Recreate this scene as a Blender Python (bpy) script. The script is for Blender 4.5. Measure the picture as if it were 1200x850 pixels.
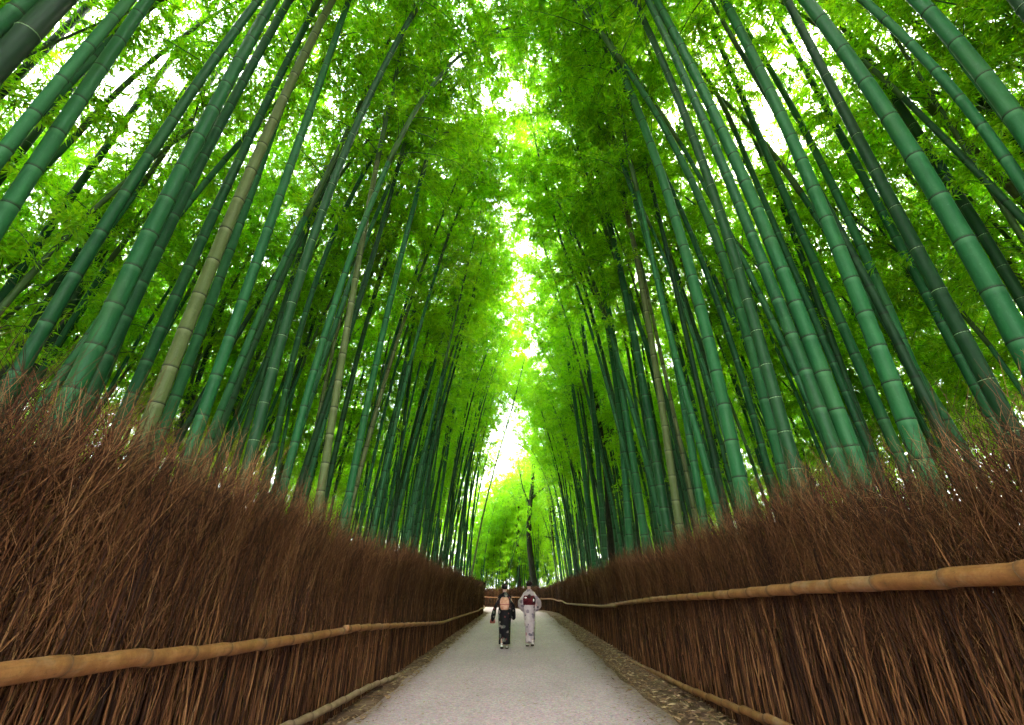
import bpy, math, random
import numpy as np
from mathutils import Vector, Matrix, Quaternion

for o in list(bpy.data.objects):
    bpy.data.objects.remove(o)
sc = bpy.context.scene
COL = sc.collection
R = math.radians

# ------------------------------------------------------------------ camera
CAM_H, F_PX, PITCH, YAW = 1.45, 527.0, R(26.7), R(0.78)
cam = bpy.data.cameras.new('camera')
cam.sensor_width = 36.0
cam.lens = 36.0 * F_PX / 1200.0
cam.clip_start, cam.clip_end = 0.05, 600.0
cam_ob = bpy.data.objects.new('camera', cam)
COL.objects.link(cam_ob)
cam_ob.location = (0, 0, CAM_H)
cam_ob.rotation_euler = (math.pi / 2 + PITCH, 0, YAW)
sc.camera = cam_ob

# ------------------------------------------------------------------ sky, sun, exposure
SUN_EL, SUN_AZ = R(48), R(35)          # azimuth from +Y (down the path) towards +X
w = bpy.data.worlds.new('World')
sc.world = w
w.use_nodes = True
nt = w.node_tree
nt.nodes.clear()
sky = nt.nodes.new('ShaderNodeTexSky')
sky.sky_type = 'NISHITA'
sky.sun_disc = False
sky.sun_elevation = SUN_EL
sky.sun_rotation = SUN_AZ
sky.dust_density = 3.0
sky.ozone_density = 0.6
veil = nt.nodes.new('ShaderNodeMixRGB')      # thin even cloud
veil.inputs['Fac'].default_value = 0.72
veil.inputs['Color2'].default_value = (11.0, 11.2, 10.6, 1)
bg = nt.nodes.new('ShaderNodeBackground')
bg.inputs['Strength'].default_value = 0.15
wo = nt.nodes.new('ShaderNodeOutputWorld')
nt.links.new(sky.outputs[0], veil.inputs['Color1'])
nt.links.new(veil.outputs[0], bg.inputs['Color'])
nt.links.new(bg.outputs[0], wo.inputs['Surface'])

sun = bpy.data.lights.new('sun', 'SUN')
sun.energy = 1.5
sun.angle = R(10)
sun.color = (1.0, 0.93, 0.78)
sun_ob = bpy.data.objects.new('sun', sun)
COL.objects.link(sun_ob)
sd = Vector((math.sin(SUN_AZ) * math.cos(SUN_EL), math.cos(SUN_AZ) * math.cos(SUN_EL), math.sin(SUN_EL)))
sun_ob.rotation_euler = sd.to_track_quat('Z', 'Y').to_euler()
sun_ob.location = sd * 60

sc.view_settings.view_transform = 'Standard'
sc.view_settings.look = 'None'
sc.view_settings.exposure = 3.15
sc.view_settings.gamma = 1.0
sc.render.engine = 'CYCLES'
cy = sc.cycles
cy.max_bounces = 8
cy.diffuse_bounces = 6
cy.glossy_bounces = 2
cy.transmission_bounces = 4
cy.transparent_max_bounces = 4
cy.caustics_reflective = False
cy.caustics_refractive = False
cy.sample_clamp_indirect = 6.0
cy.use_adaptive_sampling = True
cy.adaptive_threshold = 0.05
cy.use_denoising = True

# ------------------------------------------------------------------ pixel -> world ray
_cm = cam_ob.rotation_euler.to_matrix()
CX, CYY, CZ = (np.array(_cm.col[0]), np.array(_cm.col[1]), np.array(_cm.col[2]))
CAMP = np.array((0, 0, CAM_H))


def ray(x, y):
    return CX * (x - 600) / F_PX + CYY * (425 - y) / F_PX - CZ


def on_x(x, y, X):
    d = ray(x, y)
    return CAMP + d * (X / d[0])


def on_y(x, y, Y):
    d = ray(x, y)
    return CAMP + d * (Y / d[1])


def on_z(x, y, Z=0.0):
    d = ray(x, y)
    return CAMP + d * ((Z - CAM_H) / d[2])


def project(p):
    q = np.asarray(p, float) - CAMP
    z = -q @ CZ
    return np.array((600 + F_PX * (q @ CX) / z, 425 - F_PX * (q @ CYY) / z))


# ------------------------------------------------------------------ helpers
def new_mesh(name, V, F, attrs=None, smooth=True, mat_idx=None, mats=()):
    """V (n,3); F list of (m,k) index arrays"""
    V = np.asarray(V, np.float32)
    if not isinstance(F, list):
        F = [F]
    F = [np.asarray(f, np.int32) for f in F if len(f)]
    me = bpy.data.meshes.new(name)
    me.vertices.add(len(V))
    me.vertices.foreach_set('co', V.ravel())
    tot = np.concatenate([np.full(len(f), f.shape[1], np.int32) for f in F])
    loops = np.concatenate([f.ravel() for f in F])
    start = np.concatenate([[0], np.cumsum(tot)[:-1]]).astype(np.int32)
    me.loops.add(len(loops))
    me.loops.foreach_set('vertex_index', loops)
    me.polygons.add(len(tot))
    me.polygons.foreach_set('loop_start', start)
    me.polygons.foreach_set('loop_total', tot)
    if smooth:
        me.polygons.foreach_set('use_smooth', np.ones(len(tot), bool))
    for m in mats:
        me.materials.append(m)
    if mat_idx is not None:
        me.polygons.foreach_set('material_index', np.asarray(mat_idx, np.int32))
    me.update(calc_edges=True)
    for k, a in (attrs or {}).items():
        at = me.attributes.new(k, 'FLOAT', 'POINT')
        at.data.foreach_set('value', np.asarray(a, np.float32))
    return me


def link(name, data, parent=None, loc=None, rot=None, scale=None, quat=None, kind=None):
    o = bpy.data.objects.new(name, data)
    COL.objects.link(o)
    if parent is not None:
        o.parent = parent
    if loc is not None:
        o.location = loc
    if quat is not None:
        o.rotation_mode = 'QUATERNION'
        o.rotation_quaternion = quat
    elif rot is not None:
        o.rotation_euler = rot
    if scale is not None:
        o.scale = scale if hasattr(scale, '__len__') else (scale,) * 3
    if kind:
        o['kind'] = kind
    return o


def thing(name, label, cat, loc=(0, 0, 0), rz=0, group=None, data=None):
    o = link(name, data, None, loc, (0, 0, rz))
    o['label'] = label
    o['category'] = cat
    if group:
        o['group'] = group
    return o


def dup(root, loc=None, rz=None, parent=None):
    r = root.copy()
    COL.objects.link(r)
    if parent is not None:
        r.parent = parent
    if loc is not None:
        r.location = loc
    if rz is not None:
        r.rotation_euler = (0, 0, rz)
    for ch in root.children:
        dup(ch, parent=r)
    return r


def frames(P):
    P = np.asarray(P, float)
    T = np.gradient(P, axis=0)
    T /= np.linalg.norm(T, axis=1)[:, None] + 1e-12
    ref = np.array((0., 0, 1)) if abs(T[0][2]) < 0.8 else np.array((1., 0, 0))
    A = np.cross(np.tile(ref, (len(P), 1)), T)
    A /= np.linalg.norm(A, axis=1)[:, None] + 1e-12
    B = np.cross(T, A)
    return A, B


def tube(P, r, n=8, cap=True):
    """tube along P with radii r -> V, F(list)"""
    P = np.asarray(P, float)
    r = np.broadcast_to(np.asarray(r, float), (len(P),))
    A, B = frames(P)
    a = np.arange(n) * 2 * math.pi / n
    V = (P[:, None, :] + r[:, None, None] * (np.cos(a)[None, :, None] * A[:, None, :] + np.sin(a)[None, :, None] * B[:, None, :])).reshape(-1, 3)
    i = np.arange(len(P) - 1)[:, None] * n
    j = np.arange(n)[None, :]
    k = (j + 1) % n
    Q = np.stack([i + j, i + k, i + n + k, i + n + j], -1).reshape(-1, 4)
    F = [Q]
    if cap:
        c0 = len(V)
        V = np.vstack([V, P[:1], P[-1:]])
        jj = np.arange(n)
        kk = (jj + 1) % n
        base = (len(P) - 1) * n
        F.append(np.stack([np.full(n, c0), kk, jj], -1))
        F.append(np.stack([np.full(n, c0 + 1), base + jj, base + kk], -1))
    return V, F


class MB:
    """collects pieces into one mesh"""
    def __init__(s):
        s.V, s.Q, s.T, s.n, s.at = [], [], [], 0, {}

    def add(s, V, F, **at):
        V = np.asarray(V, float)
        for f in (F if isinstance(F, list) else [F]):
            f = np.asarray(f)
            if not len(f):
                continue
            (s.Q if f.shape[1] == 4 else s.T).append(f + s.n)
        for k, v in at.items():
            s.at.setdefault(k, []).append((s.n, np.broadcast_to(np.asarray(v, float), (len(V),))))
        s.V.append(V)
        s.n += len(V)

    def tube(s, P, r, n=8, cap=True, **at):
        V, F = tube(P, r, n, cap)
        s.add(V, F, **at)

    def mesh(s, name, mats, smooth=True):
        V = np.vstack(s.V)
        F = []
        if s.Q:
            F.append(np.vstack(s.Q))
        if s.T:
            F.append(np.vstack(s.T))
        attrs = {}
        for k, lst in s.at.items():
            a = np.zeros(s.n)
            for st, v in lst:
                a[st:st + len(v)] = v
            attrs[k] = a
        return new_mesh(name, V, F, attrs, smooth, None, mats if isinstance(mats, (list, tuple)) else [mats])


# ------------------------------------------------------------------ materials
class NT:
    def __init__(s, name):
        s.m = bpy.data.materials.new(name)
        s.m.use_nodes = True
        s.t = s.m.node_tree
        s.t.nodes.clear()
        s.out = s.t.nodes.new('ShaderNodeOutputMaterial')

    def n(s, typ, **kw):
        nd = s.t.nodes.new('ShaderNode' + typ)
        for k, v in kw.items():
            if k in nd.inputs:
                s.set(nd.inputs[k], v)
            else:
                setattr(nd, k, v)
        return nd

    def set(s, sock, v):
        if isinstance(v, bpy.types.NodeSocket):
            s.t.links.new(v, sock)
        else:
            if sock.type == 'RGBA' and len(v) == 3:
                v = (*v, 1)
            sock.default_value = v

    def mix(s, fac, a, b, blend='MIX'):
        nd = s.t.nodes.new('ShaderNodeMixRGB')
        nd.blend_type = blend
        s.set(nd.inputs[0], fac)
        s.set(nd.inputs[1], a)
        s.set(nd.inputs[2], b)
        return nd.outputs[0]

    def math(s, op, a, b=0.0, clamp=False):
        nd = s.t.nodes.new('ShaderNodeMath')
        nd.operation = op
        nd.use_clamp = clamp
        s.set(nd.inputs[0], a)
        s.set(nd.inputs[1], b)
        return nd.outputs[0]

    def attr(s, name):
        return s.n('Attribute', attribute_name=name).outputs['Fac']

    def ramp(s, fac, stops):
        nd = s.t.nodes.new('ShaderNodeValToRGB')
        el = nd.color_ramp.elements
        while len(el) < len(stops):
            el.new(0.5)
        for e, (p, c) in zip(el, stops):
            e.position = p
            e.color = (*c, 1) if len(c) == 3 else c
        s.set(nd.inputs[0], fac)
        return nd.outputs[0]

    def noise(s, scale=5.0, detail=3.0, rough=0.55, vec=None):
        nd = s.n('TexNoise')
        nd.inputs['Scale'].default_value = scale
        nd.inputs['Detail'].default_value = detail
        nd.inputs['Roughness'].default_value = rough
        if vec is not None:
            s.set(nd.inputs['Vector'], vec)
        return nd.outputs[0]

    def coords(s, kind='Object', scale=(1, 1, 1), rnd=False):
        tc = s.n('TexCoord').outputs[kind]
        mp = s.n('Mapping')
        s.set(mp.inputs['Vector'], tc)
        mp.inputs['Scale'].default_value = scale
        if rnd:
            oi = s.n('ObjectInfo').outputs['Random']
            cb = s.n('CombineXYZ')
            s.set(cb.inputs[0], s.math('MULTIPLY', oi, 37.0))
            s.set(cb.inputs[2], s.math('MULTIPLY', oi, 91.0))
            s.set(mp.inputs['Location'], cb.outputs[0])
        return mp.outputs[0]

    def bump(s, h, strength=0.3, dist=0.01):
        b = s.n('Bump')
        b.inputs['Strength'].default_value = strength
        b.inputs['Distance'].default_value = dist
        s.set(b.inputs['Height'], h)
        return b.outputs[0]

    def bsdf(s, col, rough=0.6, spec=0.3, normal=None, **kw):
        b = s.n('BsdfPrincipled')
        s.set(b.inputs['Base Color'], col)
        s.set(b.inputs['Roughness'], rough)
        b.inputs['Specular IOR Level'].default_value = spec
        if normal is not None:
            s.set(b.inputs['Normal'], normal)
        for k, v in kw.items():
            s.set(b.inputs[k], v)
        return b.outputs[0]

    def done(s, sh):
        s.t.links.new(sh, s.out.inputs['Surface'])
        return s.m


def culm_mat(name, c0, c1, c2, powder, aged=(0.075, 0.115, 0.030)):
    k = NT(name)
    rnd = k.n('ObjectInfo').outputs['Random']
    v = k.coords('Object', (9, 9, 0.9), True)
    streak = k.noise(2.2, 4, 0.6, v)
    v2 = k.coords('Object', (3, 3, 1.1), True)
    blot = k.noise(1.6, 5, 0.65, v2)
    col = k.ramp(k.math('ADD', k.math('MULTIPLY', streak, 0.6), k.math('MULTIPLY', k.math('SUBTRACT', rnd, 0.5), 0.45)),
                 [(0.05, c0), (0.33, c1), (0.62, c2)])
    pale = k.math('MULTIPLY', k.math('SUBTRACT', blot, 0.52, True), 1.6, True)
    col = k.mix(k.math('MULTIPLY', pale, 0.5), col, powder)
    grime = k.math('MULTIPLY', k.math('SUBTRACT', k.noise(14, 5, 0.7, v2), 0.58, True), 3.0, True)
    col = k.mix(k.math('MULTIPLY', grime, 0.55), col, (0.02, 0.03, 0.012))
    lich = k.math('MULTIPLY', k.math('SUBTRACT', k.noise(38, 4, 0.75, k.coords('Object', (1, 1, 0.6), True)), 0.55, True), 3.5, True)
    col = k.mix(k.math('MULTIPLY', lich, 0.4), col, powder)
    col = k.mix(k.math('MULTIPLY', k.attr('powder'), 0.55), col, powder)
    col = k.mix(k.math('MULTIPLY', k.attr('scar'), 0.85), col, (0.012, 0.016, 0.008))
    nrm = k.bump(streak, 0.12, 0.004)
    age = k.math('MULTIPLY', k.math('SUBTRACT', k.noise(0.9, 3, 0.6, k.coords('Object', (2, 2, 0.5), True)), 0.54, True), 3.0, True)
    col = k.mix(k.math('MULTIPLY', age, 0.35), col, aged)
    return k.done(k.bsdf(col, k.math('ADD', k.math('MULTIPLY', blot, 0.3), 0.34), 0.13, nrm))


M = {}
M['culm'] = culm_mat('culm_green', (0.006, 0.044, 0.014), (0.011, 0.074, 0.023), (0.021, 0.106, 0.035), (0.055, 0.170, 0.072))
M['culm_olive'] = culm_mat('culm_olive', (0.050, 0.068, 0.022), (0.085, 0.108, 0.038), (0.125, 0.145, 0.058), (0.19, 0.21, 0.11))
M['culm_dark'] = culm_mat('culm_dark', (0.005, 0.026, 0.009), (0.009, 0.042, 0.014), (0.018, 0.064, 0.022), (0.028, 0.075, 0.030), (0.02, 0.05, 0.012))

M['culm_black'] = culm_mat('culm_black', (0.003, 0.014, 0.005), (0.005, 0.022, 0.008), (0.009, 0.032, 0.011), (0.012, 0.035, 0.014), (0.008, 0.025, 0.008))  # near-black tone puts the thickest culm's backlit shade into its colour
k = NT('node_dark')
M['node_dark'] = k.done(k.bsdf(k.mix(k.noise(30, 2), (0.008, 0.014, 0.007), (0.03, 0.04, 0.02)), 0.6, 0.2))
k = NT('node_pale')
M['node_pale'] = k.done(k.bsdf(k.mix(k.noise(30, 2), (0.10, 0.20, 0.09), (0.20, 0.30, 0.16)), 0.6, 0.2))


def leaf_mat(name, dark, mid, lite, trans, tf=0.55):
    k = NT(name)
    t = k.attr('tint')
    rnd = k.n('ObjectInfo').outputs['Random']
    f = k.math('ADD', k.math('MULTIPLY', t, 0.75), k.math('MULTIPLY', rnd, 0.3))
    col = k.ramp(f, [(0.1, dark), (0.5, mid), (0.95, lite)])
    d = k.bsdf(col, 0.5, 0.25)
    tr = k.n('BsdfTranslucent')
    k.set(tr.inputs['Color'], k.mix(1.0, col, trans, 'MULTIPLY'))
    mx = k.n('MixShader')
    mx.inputs[0].default_value = tf
    k.t.links.new(d, mx.inputs[1])
    k.t.links.new(tr.outputs[0], mx.inputs[2])
    return k.done(mx.outputs[0])


M['leaf'] = leaf_mat('bamboo_leaf', (0.034, 0.118, 0.004), (0.098, 0.220, 0.006), (0.205, 0.290, 0.010), (3.6, 3.75, 1.2))
M['leaf_dark'] = leaf_mat('tree_leaf', (0.02, 0.06, 0.01), (0.045, 0.11, 0.015), (0.08, 0.16, 0.02), (2.4, 2.4, 1.0))

k = NT('branch')
M['branch'] = k.done(k.bsdf(k.mix(k.noise(20, 2), (0.02, 0.06, 0.015), (0.06, 0.12, 0.03)), 0.6, 0.3))

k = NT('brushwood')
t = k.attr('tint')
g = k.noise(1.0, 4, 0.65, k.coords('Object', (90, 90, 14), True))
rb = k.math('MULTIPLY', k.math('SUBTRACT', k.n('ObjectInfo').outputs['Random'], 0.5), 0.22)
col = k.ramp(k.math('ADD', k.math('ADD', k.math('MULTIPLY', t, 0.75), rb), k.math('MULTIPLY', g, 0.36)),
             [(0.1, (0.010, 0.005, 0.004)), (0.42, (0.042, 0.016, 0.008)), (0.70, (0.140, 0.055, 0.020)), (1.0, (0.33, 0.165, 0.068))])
grey = k.math('MULTIPLY', k.math('SUBTRACT', k.noise(1.0, 2, 0.5, k.coords('Object', (45, 45, 0.8), True)), 0.52, True), 5.0, True)
col = k.mix(k.math('MULTIPLY', grey, 0.5), col, k.mix(1.0, col, (0.85, 1.15, 1.6), 'MULTIPLY'))
M['brush'] = k.done(k.bsdf(col, 0.75, 0.12))

k = NT('rail_bamboo')
v = k.coords('Object', (5, 5, 5))
big = k.noise(1.3, 5, 0.7, v)
fine = k.noise(16, 4, 0.7, v)
col = k.ramp(big, [(0.3, (0.15, 0.058, 0.017)), (0.52, (0.25, 0.105, 0.033)), (0.75, (0.35, 0.175, 0.070))])
spots = k.math('MULTIPLY', k.math('SUBTRACT', k.noise(7, 5, 0.8, v), 0.575, True), 8.0, True)
col = k.mix(k.math('MULTIPLY', spots, 0.8), col, (0.06, 0.032, 0.018))
col = k.mix(k.math('MULTIPLY', fine, 0.25), col, (0.20, 0.11, 0.05))
col = k.mix(k.math('MULTIPLY', k.attr('scar'), 0.7), col, (0.05, 0.028, 0.015))
grain = k.noise(2.0, 5, 0.75, k.coords('Object', (34, 2.2, 34)))
col = k.mix(k.math('MULTIPLY', k.math('SUBTRACT', grain, 0.5, True), 2.2, True), col, (0.085, 0.045, 0.022))
bleach = k.math('MULTIPLY', k.math('SUBTRACT', k.noise(0.7, 4, 0.7, v), 0.55, True), 4.0, True)
col = k.mix(k.math('MULTIPLY', bleach, 0.4), col, (0.38, 0.30, 0.22))
M['rail'] = k.done(k.bsdf(col, 0.6, 0.12, k.bump(k.math('ADD', fine, grain), 0.5, 0.004)))
k = NT('rail_bamboo_grey')
v = k.coords('Object', (5, 5, 5))
fine = k.noise(16, 4, 0.7, v)
col = k.ramp(k.noise(1.3, 5, 0.7, v), [(0.3, (0.17, 0.10, 0.055)), (0.55, (0.28, 0.18, 0.11)), (0.75, (0.38, 0.28, 0.19))])
col = k.mix(k.math('MULTIPLY', fine, 0.3), col, (0.10, 0.06, 0.035))
col = k.mix(k.math('MULTIPLY', k.attr('scar'), 0.7), col, (0.05, 0.028, 0.015))
M['rail_grey'] = k.done(k.bsdf(col, 0.65, 0.2, k.bump(fine, 0.25, 0.003)))
k = NT('rail_node')
M['rail_node'] = k.done(k.bsdf(k.mix(k.noise(40, 3), (0.035, 0.02, 0.012), (0.16, 0.09, 0.045)), 0.7, 0.2))

k = NT('path_gravel')
v = k.coords('Object')
vor = k.n('TexVoronoi')
vor.inputs['Scale'].default_value = 55
k.set(vor.inputs['Vector'], v)
grain = k.noise(26, 5, 0.8, v)
patch = k.noise(0.55, 4, 0.6, v)
col = k.ramp(grain, [(0.30, (0.15, 0.105, 0.122)), (0.5, (0.49, 0.345, 0.400)), (0.72, (0.84, 0.63, 0.71))])
col = k.mix(0.35, col, k.mix(1.0, (0.48, 0.355, 0.40), vor.outputs['Color'], 'SOFT_LIGHT'))
col = k.mix(k.math('MULTIPLY', k.math('SUBTRACT', patch, 0.42, True), 1.3, True), col, (0.36, 0.265, 0.295))
track = k.math('MULTIPLY', k.math('SUBTRACT', k.noise(1.0, 5, 0.65, k.coords('Object', (2.2, 0.35, 1))), 0.50, True), 2.2, True)
col = k.mix(k.math('MULTIPLY', track, 0.5), col, (0.30, 0.225, 0.24))
stain = k.math('MULTIPLY', k.math('SUBTRACT', k.noise(2.6, 6, 0.75, v), 0.60, True), 5.0, True)
col = k.mix(k.math('MULTIPLY', stain, 0.45), col, (0.20, 0.145, 0.13))
dirt = k.math('MULTIPLY', k.attr('edge'), k.math('ADD', k.noise(5, 5, 0.7, v), 0.2), True)
col = k.mix(k.math('MULTIPLY', dirt, 1.0, True), col, (0.16, 0.105, 0.07))
M['path'] = k.done(k.bsdf(col, 0.85, 0.2, k.bump(k.math('ADD', grain, k.math('MULTIPLY', vor.outputs['Distance'], 0.6)), 0.7, 0.012)))

k = NT('forest_floor')
v = k.coords('Object')
col = k.ramp(k.noise(3.5, 6, 0.7, v), [(0.3, (0.055, 0.030, 0.020)), (0.5, (0.14, 0.080, 0.055)), (0.72, (0.27, 0.175, 0.125))])
M['floor'] = k.done(k.bsdf(col, 0.95, 0.1, k.bump(k.noise(30, 5, 0.7, v), 0.8, 0.03)))

k = NT('dead_leaf')
t = k.attr('tint')
M['litter'] = k.done(k.bsdf(k.ramp(t, [(0.0, (0.07, 0.035, 0.018)), (0.5, (0.22, 0.125, 0.065)), (1.0, (0.45, 0.33, 0.20))]), 0.8, 0.15))

k = NT('tree_bark')
v = k.coords('Object', (6, 6, 2))
n1 = k.noise(2.5, 5, 0.7, v)
M['bark'] = k.done(k.bsdf(k.ramp(n1, [(0.3, (0.008, 0.010, 0.007)), (0.7, (0.035, 0.036, 0.024))]), 0.9, 0.1, k.bump(n1, 0.6, 0.03)))

rng = np.random.default_rng(7)
random.seed(7)

# ------------------------------------------------------------------ ground and path
XL, XR = -2.35, 2.62           # faces of the two fences (X), straight until Y_BEND
Y_BEND, R_BEND = 33.0, 16.0


def bend(x, s):
    """point at lateral offset x, distance s along the path, which curves to the left at the end"""
    if s <= Y_BEND:
        return (x, s)
    a = (s - Y_BEND) / R_BEND
    rr = R_BEND + x
    return (-R_BEND + rr * math.cos(a), Y_BEND + rr * math.sin(a))


def bend_dir(s):
    return 0.0 if s <= Y_BEND else (s - Y_BEND) / R_BEND


gx = np.concatenate([np.linspace(-160, -20, 8), np.linspace(-16, 16, 33), np.linspace(20, 160, 8)])
gy = np.concatenate([np.linspace(-120, -15, 8), np.linspace(-12, 62, 75), np.linspace(70, 240, 9)])
GX, GY = np.meshgrid(gx, gy)
near = np.clip((np.abs(GX) - 4.0) / 3.0, 0, 1)
GZ = near * (0.10 * np.sin(GX * 1.3 + 0.5) * np.cos(GY * 0.9) + 0.06 * np.sin(GX * 0.37 + GY * 0.5)) - 0.0
V = np.stack([GX.ravel(), GY.ravel(), GZ.ravel()], -1)
nx, ny = len(gx), len(gy)
ii = (np.arange(ny - 1)[:, None] * nx + np.arange(nx - 1)[None, :]).ravel()
ground = link('ground', new_mesh('ground', V, np.stack([ii, ii + 1, ii + nx + 1, ii + nx], -1), mats=[M['floor']]), kind='structure')

S = np.linspace(-8, 58, 265)
T = np.linspace(0, 1, 15)
V, E = [], []
for s in S:
    l = -2.02 + 0.03 * math.sin(s * 1.7) + 0.02 * math.sin(s * 4.3 + 1)
    r = 1.86 + 0.04 * math.sin(s * 0.9 + 2) + 0.025 * math.sin(s * 3.7)
    for t in T:
        x = l + (r - l) * t
        p = bend(x, s)
        V.append((p[0], p[1], 0.008 + 0.020 * math.sin(math.pi * t)))
        E.append(max(0, 1 - min(t * 1.6, 1 - t) / 0.16))
n_ = len(T)
ii = (np.arange(len(S) - 1)[:, None] * n_ + np.arange(n_ - 1)[None, :]).ravel()
path = link('path', new_mesh('path', V, np.stack([ii, ii + 1, ii + n_ + 1, ii + n_], -1), {'edge': E}, mats=[M['path']]), kind='structure')


# ------------------------------------------------------------------ leaves
def leaf_cloud(P, D, Lh, W, rs, bend_=0.18):
    """diamond leaves: P base, D unit direction -> V,(quads), tint"""
    n = len(P)
    up = rs.normal(size=(n, 3)) * 0.7 + np.array((0, 0, 1.0))
    S_ = np.cross(D, up)
    S_ /= np.linalg.norm(S_, axis=1)[:, None] + 1e-9
    Lh = Lh[:, None]
    W = W[:, None]
    mid = P + D * Lh * 0.42
    tip = P + D * Lh - np.array((0, 0, 1.0)) * Lh * bend_
    V = np.stack([P, mid + S_ * W * 0.5, tip, mid - S_ * W * 0.5], 1).reshape(-1, 3)
    q = np.arange(n)[:, None] * 4 + np.arange(4)[None, :]
    tint = np.repeat(np.clip(rs.normal(0.5, 0.22, n), 0, 1), 4)
    return V, q, tint


def stem_curve(L, arch, t):
    return np.stack([arch * t ** 2.1, 0 * t, L * (t - 0.10 * t ** 3)], -1)


def make_crown(seed, L=9.0, arch=2.6, step=0.36, br=1.75, twigs=15, leaves=17, ll=0.125, lw=0.025, r0=0.043):
    rs = np.random.default_rng(seed)
    wood = MB()
    tt = np.linspace(0, 1, 22)
    wood.tube(stem_curve(L, arch, tt), r0 * (1 - tt) ** 0.85 + 0.004, 8)
    LP, LD, LL, LW = [], [], [], []
    nn = int(L / step)
    az0 = rs.uniform(0, 6.28)
    for i in range(nn):
        t = (i + 0.6) / nn
        p0 = stem_curve(L, arch, np.array([t]))[0]
        for sgn in (0, 1):
            if rs.random() < 0.12:
                continue
            az = az0 + i * 2.4 + sgn * (math.pi * 0.8) + rs.normal(0, 0.4)
            el = R(rs.uniform(22, 58))
            bl = br * (0.55 + 0.55 * math.sin(math.pi * min(1, t * 0.9 + 0.15))) * rs.uniform(0.65, 1.2)
            d = np.array((math.cos(az) * math.cos(el), math.sin(az) * math.cos(el), math.sin(el)))
            s = np.linspace(0, 1, 5)
            bp = p0 + d * s[:, None] * bl - np.array((0, 0, 1.0)) * (s ** 2)[:, None] * bl * rs.uniform(0.35, 0.75)
            wood.tube(bp, 0.010 * (1 - s * 0.8) * (1.1 - t * 0.6), 3, False)
            for _ in range(twigs):
                u = rs.uniform(0.22, 1.0)
                o = np.array([np.interp(u, s, bp[:, c]) for c in range(3)])
                td = d + rs.normal(size=3) * 0.75
                td[2] -= 0.25
                td /= np.linalg.norm(td)
                tl = rs.uniform(0.22, 0.52)
                m = leaves + rs.integers(-3, 4)
                f = rs.uniform(0.15, 1.0, m)
                LP.append(o + td * (f * tl)[:, None] - np.array((0, 0, 1.0)) * (f ** 2 * tl * 0.25)[:, None])
                dd = td * 0.8 + rs.normal(size=(m, 3)) * 0.6
                dd[:, 2] -= 0.35
                dd /= np.linalg.norm(dd, axis=1)[:, None]
                LD.append(dd)
                LL.append(rs.uniform(0.7, 1.3, m) * ll)
                LW.append(rs.uniform(0.8, 1.2, m) * lw)
    Vl, q, tint = leaf_cloud(np.vstack(LP), np.vstack(LD), np.concatenate(LL), np.concatenate(LW), rs)
    return wood, Vl, q, tint


CROWNS = []
ARCH = [2.6, 2.0, 3.2, 2.9, 1.5, 2.4, 3.6]
for i in range(7):
    wood, Vl, q, tint = make_crown(100 + i, L=[9, 8.2, 9.6, 8.8, 8.4, 9.2, 10][i], arch=ARCH[i])
    CROWNS.append((wood.mesh('branches', M['branch']), new_mesh('foliage', Vl, q, {'tint': tint}, False, None, [M['leaf']])))


def gap_turn(xtop, y, i, s, rs):
    """arching direction that leaves the slot of sky above the middle of the path open"""
    toward = 0.0 if xtop < 0 else math.pi
    if not 6.5 < y < 32:
        return toward + rs.normal(0, 0.5)
    room = abs(xtop - 0.1) - (2.1 if y < 17 else 1.6)
    c = max(-0.9, min(1.0, room / (ARCH[i] * s)))
    return toward + rs.choice([-1, 1]) * max(math.acos(c), abs(rs.normal(0, 0.5)))


def add_crown(root, base, tangent, az, rs, s=1.0, which=None):
    """crown pieces set on top of a culm"""
    i = int(rs.integers(len(CROWNS))) if which is None else which
    tz = Vector(tangent).normalized()
    x = Vector((math.cos(az), math.sin(az), 0))
    x = (x - tz * x.dot(tz)).normalized()
    y = tz.cross(x)
    qt = Matrix((x, y, tz)).transposed().to_quaternion()
    b = link('branches', CROWNS[i][0], root, base, quat=qt, scale=s)
    f = link('foliage', CROWNS[i][1], root, base, quat=qt, scale=s)
    return b, f


# ------------------------------------------------------------------ culms
def culm_geo(P_of_z, z0, z1, r_of_z, rs, step=(0.27, 0.40), sides=14, full=True):
    zs, nodes, prof = [], [], []
    z = z0 + rs.uniform(0.1, 0.25)
    st = [(z0, 1.0, 0, 0)]
    jit = rs.uniform(0.9, 1.12)
    while z < z1 - 0.08:
        if full:
            st += [(z - 0.075, 1.0, 0, 0), (z - 0.012, 1.0, 1, 0), (z - 0.003, 1.035, 0.3, 1), (z + 0.007, 1.05, 0, 0.6), (z + 0.03, 1.0, 0, 0)]
        else:
            st += [(z - 0.02, 1.0, 0.7, 0), (z, 1.05, 0, 0.9), (z + 0.03, 1.0, 0, 0)]
        nodes.append(z)
        z += float(np.interp(z, [0, 2, 6, 12], [step[0] * 0.8, step[0], step[1], step[1] * 1.1])) * jit * rs.uniform(0.95, 1.05)
    st.append((z1, 1.0, 0, 0))
    st = np.array(st)
    P = np.array([P_of_z(z) for z in st[:, 0]])
    r = np.array([r_of_z(z) for z in st[:, 0]]) * st[:, 1]
    a = np.arange(sides) * 2 * math.pi / sides
    ring = np.stack([np.cos(a), np.sin(a), 0 * a], -1)
    V = (P[:, None, :] + r[:, None, None] * ring[None]).reshape(-1, 3)
    n = sides
    i = np.arange(len(P) - 1)[:, None] * n
    j = np.arange(n)[None, :]
    kx = (j + 1) % n
    Q = np.stack([i + j, i + kx, i + n + kx, i + n + j], -1).reshape(-1, 4)
    return V, Q, np.repeat(st[:, 2], n), np.repeat(st[:, 3], n), nodes


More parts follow.
